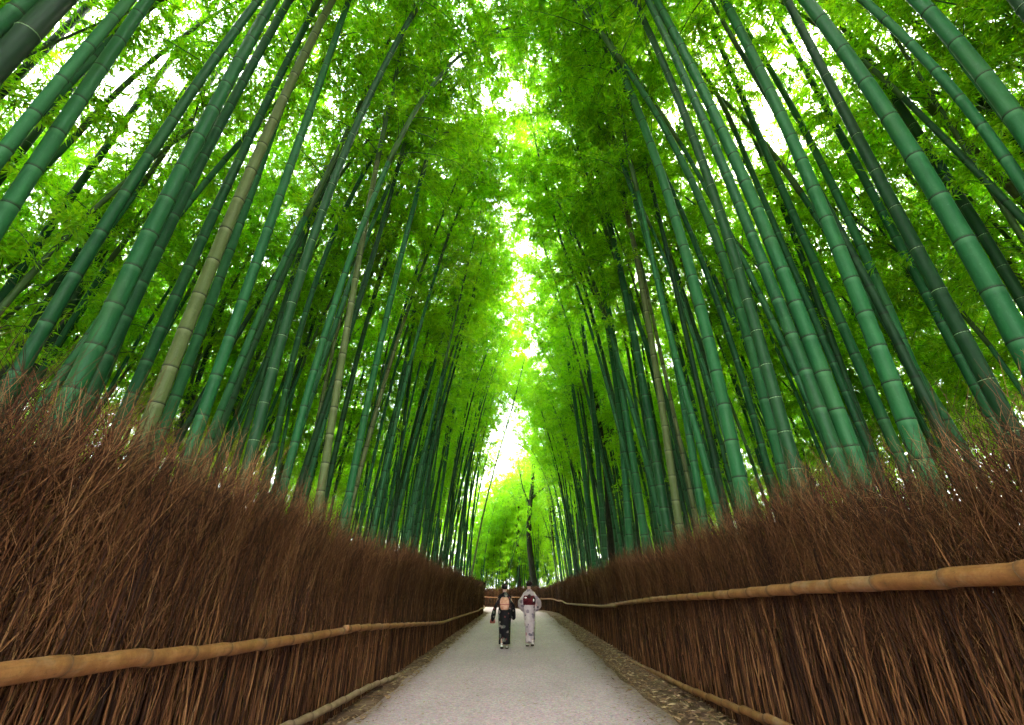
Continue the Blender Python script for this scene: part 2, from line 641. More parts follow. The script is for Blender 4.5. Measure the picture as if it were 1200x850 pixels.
def torus_mesh(name, mat, minor=0.07, n=16, m=5):
    a = np.arange(n) * 2 * math.pi / n
    b = np.arange(m) * 2 * math.pi / m
    V = np.array([((1 + minor * math.cos(q)) * math.cos(p), (1 + minor * math.cos(q)) * math.sin(p), minor * 1.1 * math.sin(q)) for p in a for q in b])
    F = np.array([(i * m + j, ((i + 1) % n) * m + j, ((i + 1) % n) * m + (j + 1) % m, i * m + (j + 1) % m) for i in range(n) for j in range(m)])
    return new_mesh(name, V, F, mats=[mat])


RING_DARK = torus_mesh('node_ring', M['node_dark'])
RING_PALE = torus_mesh('node_ring', M['node_pale'])

# measured culms: colour, pixel width, pixels from low to high
MEAS = [
    ('dark', 37, [(0, 73), (35, 37), (70, 0)]),
    ('culm', 28, [(0, 28), (35, 0)]),
    ('dark', 13, [(0, 110), (60, 50), (110, 0)]),
    ('culm', 20, [(-5, 190), (29, 146), (58, 111), (84, 80), (107, 51), (128, 26), (149, 3)]),
    ('dark', 11, [(34, 166), (58, 136), (90, 96), (140, 24), (158, 0)]),
    ('culm', 23, [(-10, 275), (18, 233), (44, 191), (69, 151), (94, 116), (117, 82), (138, 51), (158, 23), (172, 0)]),
    ('culm', 12, [(0, 350), (20, 322), (44, 290), (64, 258), (86, 230), (120, 186), (166, 112), (200, 66), (238, 20), (258, 0)]),
    ('dark', 8, [(60, 345), (80, 314), (128, 240), (168, 176), (240, 70), (290, 4)]),
    ('culm', 18, [(48, 390), (72, 350), (94, 313), (116, 278), (136, 245), (155, 215), (173, 186), (220, 112), (244, 78), (280, 34), (302, 0)]),
    ('dark', 10, [(90, 350), (112, 310), (130, 278), (148, 250), (180, 194), (238, 112), (276, 56), (300, 20)]),
    ('culm', 23, [(90, 455), (110, 406), (134, 353), (161, 301), (185, 255), (208, 212), (228, 173), (246, 136), (264, 103), (281, 71), (297, 41), (312, 14)]),
    ('culm', 17, [(126, 418), (140, 383), (164, 334), (187, 290), (208, 247), (228, 208), (260, 138), (278, 107), (308, 55), (334, 9)]),
    ('culm', 14, [(178, 410), (194, 374), (208, 342), (226, 310), (249, 254), (273, 204), (290, 166), (314, 112), (336, 78), (360, 26)]),
    ('olive', 17, [(192, 452), (210, 398), (228, 357), (247, 318), (261, 280), (276, 246), (290, 212), (303, 181), (327, 126), (349, 76), (373, 33), (390, 0)]),
    ('culm', 13, [(204, 470), (226, 414), (254, 328), (270, 292), (284, 258), (298, 216), (335, 110)]),
    ('culm', 14, [(240, 484), (250, 449), (262, 412), (274, 378), (287, 344), (309, 285), (328, 229), (346, 178), (365, 128), (380, 80), (396, 40), (408, 0)]),
    ('dark', 5, [(268, 338), (284, 294), (302, 230), (320, 174)]),
    ('dark', 7, [(300, 464), (316, 414), (334, 350), (352, 298), (368, 244), (378, 208)]),
    ('dark', 13, [(299, 506), (308, 472), (320, 438), (330, 405), (340, 374), (356, 318), (378, 244), (390, 218), (410, 160), (430, 112), (454, 74), (478, 28)]),
    ('culm', 7, [(334, 460), (352, 396), (368, 340), (378, 300), (396, 264), (414, 228), (438, 182)]),
    ('olive', 9, [(388, 506), (392, 464), (398, 432), (406, 392), (416, 336), (426, 274), (440, 200)]),
    ('dark', 7, [(376, 492), (392, 436), (410, 390), (428, 336), (440, 290), (454, 238), (466, 200)]),
    ('culm', 9, [(348, 506), (364, 452), (380, 400), (400, 336), (410, 294), (436, 240)]),
    ('culm', 8, [(424, 506), (440, 424), (460, 344), (478, 270), (492, 215)]),
    ('culm', 27, [(1230, 200), (1197, 150), (1168, 104), (1130, 64), (1100, 28), (1076, 0)]),
    ('dark', 12, [(1190, 166), (1154, 125), (1124, 88), (1096, 54), (1046, 0)]),
    ('culm', 17, [(1200, 220), (1180, 194), (1172, 166), (1128, 119), (1086, 76), (1052, 36), (1012, 0)]),
    ('olive', 13, [(1190, 226), (1160, 194), (1134, 168), (1106, 145), (1084, 122), (1064, 100), (1048, 80), (1016, 48), (976, 4)]),
    ('dark', 15, [(1190, 340), (1172, 310), (1140, 250), (1108, 200), (1076, 160), (1040, 104), (1000, 50), (964, 0)]),
    ('culm', 28, [(1200, 410), (1168, 351), (1138, 298), (1112, 249), (1084, 203), (1058, 161), (1032, 124), (1009, 89), (986, 56), (964, 26), (945, 0)]),
    ('dark', 18, [(1120, 380), (1096, 330), (1066, 274), (1040, 224), (1010, 180), (980, 110), (946, 46), (922, 0)]),
    ('culm', 12, [(1090, 352), (1072, 318), (1054, 286), (1036, 256), (1020, 224), (976, 140), (942, 80), (920, 36), (898, 0)]),
    ('culm', 19, [(1036, 424), (1020, 388), (1000, 340), (980, 288), (962, 244), (946, 200), (927, 160), (910, 123), (894, 90), (877, 58), (863, 26), (848, 0)]),
    ('culm', 12, [(1060, 406), (1026, 330), (1006, 286), (986, 240), (960, 180), (926, 120), (900, 84), (880, 42)]),
    ('culm', 17, [(954, 418), (942, 373), (923, 332), (907, 291), (890, 251), (874, 214), (858, 178), (842, 144), (826, 114), (811, 83), (796, 55), (784, 28), (770, 0)]),
    ('culm', 15, [(942, 430), (928, 391), (912, 356), (898, 320), (883, 286), (871, 253), (857, 222), (834, 164), (806, 94), (788, 58), (758, 0)]),
    ('dark', 14, [(900, 444), (890, 400), (880, 360), (870, 330), (858, 286), (846, 250), (832, 210), (816, 176), (786, 104), (766, 50), (744, 0)]),
    ('culm', 11, [(883, 420), (876, 389), (867, 361), (848, 310), (838, 282), (824, 240), (810, 210), (788, 166), (756, 112), (738, 86)]),
    ('culm', 14, [(858, 508), (850, 479), (839, 440), (829, 402), (820, 366), (810, 332), (801, 299), (793, 267), (784, 237), (777, 208), (768, 181), (758, 156), (740, 106), (728, 74), (700, 20), (685, 0)]),
    ('culm', 11, [(990, 382), (972, 354), (948, 302), (932, 256), (920, 232), (900, 190), (872, 114), (856, 76), (836, 34), (820, 0)]),
    ('dark', 7, [(952, 334), (932, 282), (910, 226), (884, 166), (868, 128), (848, 86), (832, 52), (810, 18)]),
    ('culm', 8, [(932, 320), (912, 276), (892, 226), (868, 170)]),
    ('culm', 9, [(736, 590), (732, 545), (724, 480), (716, 420), (706, 360), (695, 300), (680, 245), (665, 190), (645, 140), (620, 98)]),
    ('culm', 12, [(776, 580), (770, 545), (758, 480), (745, 415), (735, 350), (720, 285), (705, 225), (690, 165), (675, 110), (650, 50), (635, 0)]),
    ('olive', 8, [(780, 506), (774, 470), (769, 430), (762, 390), (754, 346), (745, 300), (733, 240)]),
    ('culm', 8, [(816, 506), (804, 460), (790, 410), (774, 350), (758, 230), (740, 170)][:4] + [(762, 290)]),
    ('culm', 8, [(806, 500), (796, 440), (782, 380), (770, 322), (754, 266), (740, 224), (724, 176)]),
    ('dark', 7, [(826, 488), (810, 420), (794, 352), (782, 290), (766, 230)]),
    ('culm', 8, [(888, 506), (872, 452), (856, 400), (840, 352), (826, 314), (806, 266), (786, 220)]),
    ('culm', 7, [(704, 585), (698, 499), (689, 432), (676, 340), (660, 260)]),
    ('culm', 7, [(689, 591), (680, 511), (667, 432), (650, 340)]),
    ('culm', 9, [(747, 573), (735, 487), (722, 420), (710, 346), (698, 280)]),
    ('dark', 26, [(1230, 45), (1190, -5), (1160, -45)]),
]
COLNAME = {'culm': 'teal green', 'olive': 'olive tan', 'dark': 'dark green'}
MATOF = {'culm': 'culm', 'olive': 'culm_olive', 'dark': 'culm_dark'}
SIDE = {-1: 'dark kimono', 1: 'pale kimono'}
LABELS = {
    0: 'thickest near-black bamboo leaning over the brush fence on the dark kimono side',
    1: 'thick teal bamboo tucked behind the thickest near-black one, dark kimono side',
    2: 'dark green bamboo running just under the thickest near-black one, dark kimono side',
    3: 'thick teal bamboo with a thin dark bamboo along its underside, dark kimono side',
    4: 'thin dark bamboo squeezed between two thick teal ones, dark kimono side',
    5: 'thick ringed teal bamboo beside the thin dark squeezed one, dark kimono side',
    6: 'medium-thick bamboo standing alone in a leafy gap, dark kimono side',
    8: 'thick teal bamboo flanked by slim dark bamboos on both flanks, dark kimono side',
    10: 'thick dark-ringed teal bamboo overlapping another teal one behind it, dark kimono side',
    11: 'teal bamboo half hidden behind a thicker dark-ringed one, dark kimono side',
    13: 'thick olive tan bamboo with dark rings behind the dark kimono side fence',
    15: 'pale teal bamboo standing just past the thick olive one, dark kimono side',
    18: 'dark green bamboo with pale rings standing past the pale teal one',
    20: 'olive tan medium bamboo among dark slim ones, dark kimono side',
    24: 'very thick teal bamboo shading a near-black one beneath it, pale kimono side',
    25: 'near-black bamboo with pale rings under the very thick teal one, pale kimono side',
    26: 'thick green bamboo between the ringed near-black one and the bent olive one',
    27: 'bent olive tan bamboo with a dark seam on the pale kimono side',
    28: 'dark green bamboo hugging the broadest dark-ringed teal one, pale kimono side',
    29: 'broadest dark-ringed teal bamboo rising from the brush on the pale kimono side',
    30: 'thick plain dark green bamboo beside a thinner teal one, pale kimono side',
    32: 'thick straight teal bamboo with widely spaced dark rings, pale kimono side',
    34: 'thick teal bamboo in a close pair, the one with bolder rings, pale kimono side',
    35: 'thick teal bamboo in a close pair, the thinner of both, pale kimono side',
    38: 'tall teal bamboo arching far over the path above the pale kimono side fence',
    42: 'slim teal bamboo bowing most strongly across the sky gap',
    43: 'tall gently bowed teal bamboo behind the strongly bowing slim one',
    44: 'slim olive bamboo standing among teal ones near the leaning dark tree',
    52: 'very dark thick bamboo crossing high above the very thick teal one',
}
OCC = []        # occupied ground positions


def px_diam(p, wpx):
    """diameter that makes an upright culm at p show wpx pixels wide"""
    v = p - CAMP
    s = np.cross(v, (0, 0, 1.0))
    s /= np.linalg.norm(s)
    a, b = project(p - s * 0.05), project(p + s * 0.05)
    up = project(p + np.array((0, 0, 0.1))) - project(p)
    up /= np.linalg.norm(up)
    d = b - a
    perp = abs(d[0] * up[1] - d[1] * up[0])
    return 0.1 * wpx / perp


for ci, (colr, wpx, px) in enumerate(MEAS):
    rs = np.random.default_rng(500 + ci)
    side = -1 if px[0][0] < 605 else 1
    xmin = 2.95 if side < 0 else 3.1
    d_ref = px_diam(on_x(*px[0], side * xmin), wpx)
    target = 0.145 if wpx > 15 else (0.125 if wpx > 9 else 0.105)
    xb = min(max(xmin, xmin * target / d_ref), 4.6 if wpx > 15 else 8.5)
    p0 = on_x(*px[0], side * xb)
    pts = np.array([p0] + [on_y(*q, p0[1]) for q in px[1:]])
    D = min(max(px_diam(pts[len(pts) // 3], wpx), 0.07), 0.20)
    keep = [0]
    for i in range(1, len(pts)):
        if pts[i][2] > pts[keep[-1]][2] + 0.05:
            keep.append(i)
    pts = pts[keep]
    deg = 2 if len(pts) >= 4 else 1
    cf = np.polyfit(pts[:, 2], pts[:, 0], deg, w=np.where(np.arange(len(pts)) == 0, 1.5, 1.0))
    za, zb = pts[0][2], pts[-1][2]
    dv = np.polyder(cf)
    sa, sb = float(np.polyval(dv, za)), float(np.polyval(dv, zb))
    sa = max(-0.25, min(0.25, sa))
    ztop = max(zb + 0.3, (9.3 if p0[1] > 4 else 11.5) + rs.uniform(0, 1.8))
    kk = -side * 0.010

    def P_of_z(z, cf=cf, za=za, zb=zb, sa=sa, sb=sb, y=p0[1], kk=kk):
        if z < za:
            x = np.polyval(cf, za) - sa * (za - z) * 0.8
        elif z > zb:
            x = np.polyval(cf, zb) + sb * (z - zb) + kk * (z - zb) ** 2
        else:
            x = np.polyval(cf, z)
        return np.array((x, y, z))

    r_of_z = lambda z, D=D, za=za: 0.5 * D * max(0.5, 1.0 - 0.024 * (z - za))
    base = P_of_z(-0.05)
    V, Q, pw, sca, nodes = culm_geo(P_of_z, -0.05, ztop, r_of_z, rs, (0.44, 0.60) if D > 0.11 else (0.38, 0.52))
    V = V - np.array((base[0], base[1], 0))
    size = 'thick' if wpx >= 15 else ('slim' if wpx <= 8 else 'medium-thick')
    lab = LABELS.get(ci, f'{size} {COLNAME[colr]} bamboo rising close behind the brush fence on the {SIDE[side]} side')
    root = thing('bamboo', lab, 'bamboo', (base[0], base[1], 0), 0, f'{size} {COLNAME[colr]} bamboos behind the fence, {SIDE[side]} side')
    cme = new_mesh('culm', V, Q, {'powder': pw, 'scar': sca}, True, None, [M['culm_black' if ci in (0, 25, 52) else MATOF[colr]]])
    link('culm', cme, root)
    if wpx >= 9:
        for z in nodes:
            p = P_of_z(z)
            if z < 1.6 or z > zb + 0.4:
                continue
            slope = (P_of_z(z + 0.05)[0] - P_of_z(z - 0.05)[0]) / 0.1
            link('node_ring', RING_PALE if colr == 'dark' else RING_DARK, root,
                 (p[0] - base[0], p[1] - base[1], z), (0, math.atan(slope), 0), r_of_z(z) * 1.0)
    top = P_of_z(ztop)
    tan = P_of_z(ztop) - P_of_z(ztop - 0.3)
    wi, cs = int(rs.integers(7)), max(0.75, r_of_z(ztop) / 0.043)
    az = gap_turn(top[0], base[1], wi, cs, rs)
    add_crown(root, (top[0] - base[0], top[1] - base[1], ztop - 0.02), tan, az, rs, cs, wi)
    OCC.append((base[0], base[1]))

# grove culms: a few culm shapes shared by copies
PROTO = []
for i in range(8):
    rs = np.random.default_rng(900 + i)
    a, b = rs.uniform(-0.01, 0.02), rs.uniform(0.003, 0.009)
    H = [9.2, 10.4, 11.2, 8.6, 10.0, 11.6, 8.0, 9.6][i]
    r0 = [0.056, 0.064, 0.052, 0.070, 0.060, 0.062, 0.048, 0.066][i]
    f = lambda z, a=a, b=b: np.array((a * z + b * z * z, 0.03 * math.sin(z * 0.7 + a * 50), z))
    V, Q, pw, sca, nodes = culm_geo(f, -0.1, H, lambda z, r0=r0: r0 * (1 - 0.030 * z), rs, (0.38, 0.52), 10, False)
    PROTO.append([(new_mesh('culm', V, Q, {'powder': pw, 'scar': sca}, True, None, [M[c]])) for c in ('culm', 'culm_olive', 'culm_dark')]
                 + [f(H), f(H) - f(H - 0.3), r0 * (1 - 0.030 * H)])


def free(x, y, dmin):
    return all((x - a) ** 2 + (y - b) ** 2 > dmin * dmin for a, b in OCC)


def keep_clear(x, y):
    """clear of the path, its bend and the fences"""
    if y < Y_BEND + 1:
        return XL - 0.75 < x < XR + 0.75
    rr = math.hypot(x + R_BEND, y - Y_BEND)
    return R_BEND + XL - 0.9 < rr < R_BEND + XR + 0.9 and x > -R_BEND


N_INDIV = 300 - len(MEAS) - 6
grs = np.random.default_rng(42)
placed = 0
tries = 0
while placed < N_INDIV and tries < 20000:
    tries += 1
    side = -1 if grs.random() < 0.5 else 1
    y = grs.uniform(3.0, 44.0)
    depth = grs.exponential(2.6) + 0.75
    if depth > 8.0 or (y < 9 and depth < 1.4) or (y < 5 and depth < 3):
        continue
    x = (XL - depth) if side < 0 else (XR + depth)
    if y > Y_BEND - 3 and abs(x) < 8 and keep_clear(x, y):
        continue
    if not free(x, y, 0.42 if y > 8 else 0.6):
        continue
    OCC.append((x, y))
    pi = int(grs.integers(8))
    u = grs.random()
    ci = 0 if u < 0.62 else (1 if u < 0.76 else 2)
    pr = PROTO[pi]
    face = (0 if side < 0 else math.pi) + grs.normal(0, 0.55)
    cn = COLNAME[('culm', 'olive', 'dark')[ci]]
    where = 'in the front rows' if depth < 3.0 else 'deep in the grove'
    root = thing('bamboo', f'slender {cn} bamboo {where} on the {SIDE[side]} side of the path', 'bamboo',
                 (x, y, 0), 0, f'slender {cn} bamboos {where}, {SIDE[side]} side')
    lean = grs.normal(1.5, 2.0)
    root.rotation_euler = (0, R(lean), face)
    s = grs.uniform(0.85, 1.15)
    root.scale = (s, s, s * grs.uniform(0.92, 1.12))
    link('culm', pr[ci], root)
    wi, cs = int(grs.integers(7)), pr[5] / 0.043
    xt = x + math.cos(face) * (pr[3][0] + math.sin(R(lean)) * pr[3][2]) * s
    add_crown(root, Vector(pr[3]) - Vector((0, 0, 0.03)), pr[4], gap_turn(xt, y, wi, cs * s, grs) - face, grs, cs, wi)
    placed += 1

# the rest of the grove reads as one mass
mbw = MB()
cnt = tries = 0
grs = np.random.default_rng(77)
TP, TR, TS, TI = [], [], [], []
N_THICK = 1020
while cnt < N_THICK and tries < 40000:
    tries += 1
    u = grs.random()
    if u < 0.72:
        side = -1 if grs.random() < 0.43 else 1
        y = -3 + 53 * grs.random() ** 1.5
        x = side * grs.uniform(5.5, 16.5)
        if y < 7 and abs(x) < 7.5:
            continue
    elif u < 0.84:
        x, y = grs.uniform(-6, 5), grs.uniform(50, 63)
    elif u < 0.93:
        x, y = grs.uniform(-15, 13), grs.uniform(46, 64)
    else:
        x, y = grs.choice([-1, 1]) * grs.uniform(3.4, 9), grs.uniform(-9, -2)
    if keep_clear(x, y) or not free(x, y, 0.55):
        continue
    OCC.append((x, y))
    if u >= 0.93:
        H = 9.5
    else:
        H = (grs.uniform(1.0, 7.5) if abs(x) > 10 else grs.uniform(3.8, 8.2)) if y < 48 else (grs.uniform(0.2, 3.0) if grs.random() < 0.5 else grs.uniform(3, 12.0))
    az = (0 if x < 0 else math.pi) + grs.normal(0, 0.8)
    lean = grs.uniform(-0.01, 0.06)
    zz = np.linspace(-0.2, H, 5)
    P = np.stack([x + math.cos(az) * lean * zz + 0.012 * zz ** 2 * math.cos(az), y + math.sin(az) * lean * zz, zz], -1)
    rb = grs.uniform(0.040, 0.055)
    mbw.tube(P, rb - 0.0015 * zz, 7, False, scar=0.0)
    TP.append(P[-1])
    TR.append((0, lean + 0.1, az))
    TS.append((rb - 0.0015 * H) / 0.043)
    TI.append(int(grs.integers(len(CROWNS))))
    cnt += 1
thicket = link('bamboo_thicket', mbw.mesh('bamboo_thicket', M['culm']), kind='stuff')
thicket['label'] = 'dense mass of distant green bamboo filling the back of the grove'
thicket['category'] = 'bamboo grove'


def scatter_crowns(name, which):
    """crowns of the thicket: crown shapes set on the tops of its culms"""
    me = bpy.data.meshes.new(name)
    me.from_pydata([tuple(p) for p in TP], [], [])
    a_ = me.attributes.new('turn', 'FLOAT_VECTOR', 'POINT')
    a_.data.foreach_set('vector', np.array(TR, np.float32).ravel())
    a_ = me.attributes.new('size', 'FLOAT', 'POINT')
    a_.data.foreach_set('value', np.array(TS, np.float32))
    a_ = me.attributes.new('pick', 'INT', 'POINT')
    a_.data.foreach_set('value', np.array(TI, np.int32))
    ob = link(name, me, thicket, kind='stuff')
    g = bpy.data.node_groups.new(name, 'GeometryNodeTree')
    g.interface.new_socket('Geometry', in_out='INPUT', socket_type='NodeSocketGeometry')
    g.interface.new_socket('Geometry', in_out='OUTPUT', socket_type='NodeSocketGeometry')
    gi, go = g.nodes.new('NodeGroupInput'), g.nodes.new('NodeGroupOutput')
    jn = g.nodes.new('GeometryNodeJoinGeometry')

    def at(nm, typ):
        nd = g.nodes.new('GeometryNodeInputNamedAttribute')
        nd.data_type = typ
        nd.inputs['Name'].default_value = nm
        return nd.outputs[0]
    turn, size, pick = at('turn', 'FLOAT_VECTOR'), at('size', 'FLOAT'), at('pick', 'INT')
    e2r = g.nodes.new('FunctionNodeEulerToRotation')
    g.links.new(turn, e2r.inputs[0])
    for i in range(len(CROWNS)):
        src = next(o for o in COL.objects if o.data == CROWNS[i][which])
        oi = g.nodes.new('GeometryNodeObjectInfo')
        oi.transform_space = 'ORIGINAL'
        oi.inputs['Object'].default_value = src
        oi.inputs['As Instance'].default_value = True
        cmp_ = g.nodes.new('FunctionNodeCompare')
        cmp_.data_type = 'INT'
        cmp_.operation = 'EQUAL'
        ins = [q for q in cmp_.inputs if q.type == 'INT']
        g.links.new(pick, ins[0])
        ins[1].default_value = i
        ip = g.nodes.new('GeometryNodeInstanceOnPoints')
        g.links.new(gi.outputs[0], ip.inputs['Points'])
        g.links.new(cmp_.outputs[0], ip.inputs['Selection'])
        g.links.new(oi.outputs['Geometry'], ip.inputs['Instance'])
        g.links.new(e2r.outputs[0], ip.inputs['Rotation'])
        g.links.new(size, ip.inputs['Scale'])
        g.links.new(ip.outputs[0], jn.inputs[0])
    g.links.new(jn.outputs[0], go.inputs[0])
    md = ob.modifiers.new('scatter', 'NODES')
    md.node_group = g


scatter_crowns('branches', 0)
scatter_crowns('foliage', 1)

# ------------------------------------------------------------------ brushwood fences
def crooked(p0, d, L, r0, r1, n, rs, wob=0.03, curl=None):
    s = np.linspace(0, 1, n)
    P = p0 + d * (s * L)[:, None]
    if curl is not None:
        P = P + curl * (s ** 2 * L)[:, None]
    P[1:-1] += rs.normal(size=(n - 2, 3)) * wob * L * 0.25
    return P, r0 + (r1 - r0) * s


def make_bundle(seed, wd=0.46, stalks=70):
    """brushwood seen from +x side: y along the fence, x away into the fence is negative"""
    rs = np.random.default_rng(seed)
    mb = MB()
    for i in range(stalks):
        dep = rs.random() ** 1.3
        p = np.array((-0.30 * dep, rs.uniform(-wd / 2, wd / 2), -0.02 + rs.uniform(0, 0.04)))
        L = rs.uniform(1.35, 1.95)
        d = np.array((rs.normal(0, 0.035), rs.normal(0, 0.085), 1.0))
        d /= np.linalg.norm(d)
        r0 = rs.uniform(0.0042, 0.0095) if rs.random() < 0.85 else rs.uniform(0.009, 0.013)
        tn = float(np.clip(rs.normal(0.42, 0.30) - 0.25 * dep, 0.0, 1.0))  # tint drops with depth: shade inside the bundle put into the colour
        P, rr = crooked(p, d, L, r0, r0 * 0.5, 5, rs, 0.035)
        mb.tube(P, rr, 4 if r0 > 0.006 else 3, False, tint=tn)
        for _ in range(5):
            u = rs.uniform(0.42, 1.0)
            o = np.array([np.interp(u, np.linspace(0, 1, 5), P[:, c]) for c in range(3)])
            td = np.array((rs.normal(0.03, 0.16), rs.normal(0, 0.30), rs.uniform(0.55, 1.1)))
            td /= np.linalg.norm(td)
            tl = rs.uniform(0.35, 0.85) * (1.0 if o[2] < 1.4 else 0.8)
            if o[2] + tl > 2.38:
                tl = max(0.2, 2.38 - o[2])
            Pt, rt = crooked(o, td, tl, max(0.0022, r0 * 0.40), 0.0010, 4, rs, 0.05, np.array((rs.normal(0, .1), rs.normal(0, .12), -0.05)))
            tt_ = float(np.clip(tn * 0.7 + 0.22 + rs.normal(0.0, 0.18), 0, 1))
            mb.tube(Pt, rt, 3, False, tint=tt_)
            for _ in range(4 if o[2] > 1.0 else 1):
                v = rs.uniform(0.25, 1.0)
                o2 = np.array([np.interp(v, np.linspace(0, 1, 4), Pt[:, c]) for c in range(3)])
                fd = td + rs.normal(size=3) * 0.42
                fd /= np.linalg.norm(fd)
                Pf, rf = crooked(o2, fd, rs.uniform(0.10, 0.38), 0.0016, 0.0008, 3, rs, 0.08)
                mb.tube(Pf, rf, 3, False, tint=float(np.clip(tt_ + rs.normal(0.05, 0.1), 0, 1)))
    for V_ in mb.V:            # rails press the brush back
        lim = np.interp(V_[:, 2], [0, 1.35, 1.9, 2.6], [0.012, 0.015, 0.10, 0.5])
        V_[:, 0] = np.where(V_[:, 0] > lim, lim - (V_[:, 0] - lim) * 0.4, V_[:, 0])
    return mb.mesh('brush_bundle', M['brush'])


BUNDLES = [make_bundle(600 + i) for i in range(7)]


def make_stalk(seed):
    rs = np.random.default_rng(seed)
    mb = MB()
    L = 1.0
    P, rr = crooked(np.zeros(3), np.array((0, 0, 1.0)), L, 1.0, 1.0, 7, rs, 0.0)
    P[1:-1, :2] += rs.normal(size=(5, 2)) * 0.0045
    rr = np.array([0.0085, 0.008, 0.0075, 0.007, 0.006, 0.0045, 0.0025])
    mb.tube(P, rr, 6, True, tint=0.35 + 0.075 * (seed % 6))
    for _ in range(3):
        u = rs.uniform(0.5, 0.95)
        o = np.array([np.interp(u, np.linspace(0, 1, 7), P[:, c]) for c in range(3)])
        td = np.array((rs.normal(0.05, 0.12), rs.normal(0, 0.3), 0.9))
        Pt, rt = crooked(o, td, rs.uniform(0.12, 0.3), 0.0035, 0.001, 4, rs, 0.05)
        mb.tube(Pt, rt, 3, False, tint=0.40 + 0.075 * (seed % 6))
    return mb.mesh('stalk', M['brush'])


STALKS = [make_stalk(650 + i) for i in range(6)]
left_fence = thing('brushwood_fence', 'brown brushwood fence with low bamboo rail on the dark kimono side of the path', 'fence', (XL, 0, 0))
right_fence = thing('brushwood_fence', 'darker brushwood fence with thick waist-high bamboo rail on the pale kimono side', 'fence', (XR, 0, 0))
frs = np.random.default_rng(11)


def place_bundles(root, xf, s0, s1, step, flip):
    s = s0
    while s < s1:
        x, y = bend(xf, s)
        rz = bend_dir(s) + (math.pi if flip else 0) + frs.normal(0, 0.05)
        hz = float(np.interp(s, [-1, 2.5, 6, 12, 23, 33, 42], [1.06, 1.04, 1.0, 0.93, 0.85, 0.78, 0.70])) * (1.0 + 0.04 * math.sin(s * 0.9 + xf) + frs.normal(0, 0.03))
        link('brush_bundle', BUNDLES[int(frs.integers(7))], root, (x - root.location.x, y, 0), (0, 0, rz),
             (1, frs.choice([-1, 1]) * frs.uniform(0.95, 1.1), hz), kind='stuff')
        s += step if s < 18 else step * 1.25


place_bundles(left_fence, XL, -1.2, 40.0, 0.175, False)
place_bundles(right_fence, XR, -1.2, 55.0, 0.195, True)
for root, xf, flip, n in ((left_fence, XL, False, 190), (right_fence, XR, True, 200)):
    sg = -1 if flip else 1
    for i in range(n):
        y = 0.6 + frs.random() ** 1.4 * 9.0
        z = frs.uniform(-0.05, 0.75) if frs.random() < 0.8 else frs.uniform(0.7, 1.2)
        link('stalk', STALKS[int(frs.integers(6))], root, (sg * frs.uniform(0.0, 0.012), y, max(z, -0.02)),
             (frs.normal(0, 0.14), sg * frs.uniform(-0.03, 0.0), 0), (1, 1, frs.uniform(0.6, 1.25)))

RING_RAIL = torus_mesh('node_ring', M['rail_node'], 0.040, 16, 5)


def rail(root, px, X, widths, mat, name, rings=True):
    """bamboo pole through photo pixels lying on the plane X; pixel widths give its thickness"""
    P = np.array([on_x(a, b, X) for a, b in px])
    P = P[np.argsort(P[:, 1])]
    if P[0][1] < 6.5:                      # the nearest pole runs on past the photographer
        P = np.vstack([[X, -1.0, P[0][2] + (0.02 if P[0][2] > 0.5 else 0.0)], P])
    wd = np.array(widths, float)
    ys = np.linspace(P[0][1], P[-1][1], 4)
    z = np.interp
    length = P[-1][1] - P[0][1]
    r0, r1 = wd
    seg = 0.50
    nodes, s = [], P[0][1] + 0.12
    while s < P[-1][1] - 0.05:
        nodes.append(s)
        s += seg * frs.uniform(0.85, 1.25)
    st = [P[0][1]]
    scar = [0.0]
    bul = [1.0]
    for nd in nodes:
        for off, sc1, b in ((-0.05, 0, 1.0), (-0.012, 0.7, 0.99), (0.0, 0.9, 1.03), (0.012, 0.4, 1.015), (0.05, 0, 1.0)):
            if P[0][1] < nd + off < P[-1][1]:
                st.append(nd + off)
                scar.append(sc1)
                bul.append(b)
    st.append(P[-1][1])
    scar.append(0)
    bul.append(1)
    st = np.array(st)
    ZZ = np.interp(st, P[:, 1], P[:, 2])
    # soften the corners of the polyline
    for _ in range(3):
        ZZ[1:-1] = 0.25 * ZZ[:-2] + 0.5 * ZZ[1:-1] + 0.25 * ZZ[2:]
    C = np.stack([np.full_like(st, X) + 0.006 * np.sin(st * 2.1), st, ZZ], -1)
    rr = np.interp(st, [st[0], st[-1]], [r0, r1]) * np.array(bul)
    V, F = tube(C, rr, 14)
    o0 = np.array(root.location)
    at = np.concatenate([np.repeat(scar, 14), [0, 0]])
    ob = link(name, new_mesh(name, V - o0, F, {'scar': at}, True, None, [M[mat]]), root)
    if rings:
        for nd in nodes:
            if nd > 14:
                break
            i = int(np.argmin(abs(st - nd)))
            t = C[min(i + 1, len(C) - 1)] - C[max(i - 1, 0)]
            q = Vector(t).to_track_quat('Z', 'Y')
            link('node_ring', RING_RAIL, ob, Vector(C[i] - o0), quat=q, scale=rr[i] * 0.985)
    print(name, 'Y %.1f..%.1f Z %.2f..%.2f' % (C[0][1], C[-1][1], C[0][2], C[-1][2]))
    return C


def far_rail(root, xf, z0, s0, s1, r, dz, name, mat):
    S_ = np.arange(s0, s1, 0.5)
    C = np.array([(*bend(xf, s), z0 + 0.03 * math.sin(s * 1.1) + dz * (s - s0)) for s in S_])
    V, F = tube(C, r, 8)
    link(name, new_mesh(name, V - np.array(root.location), F, {'scar': np.zeros(len(V))}, True, None, [M[mat]]), root)


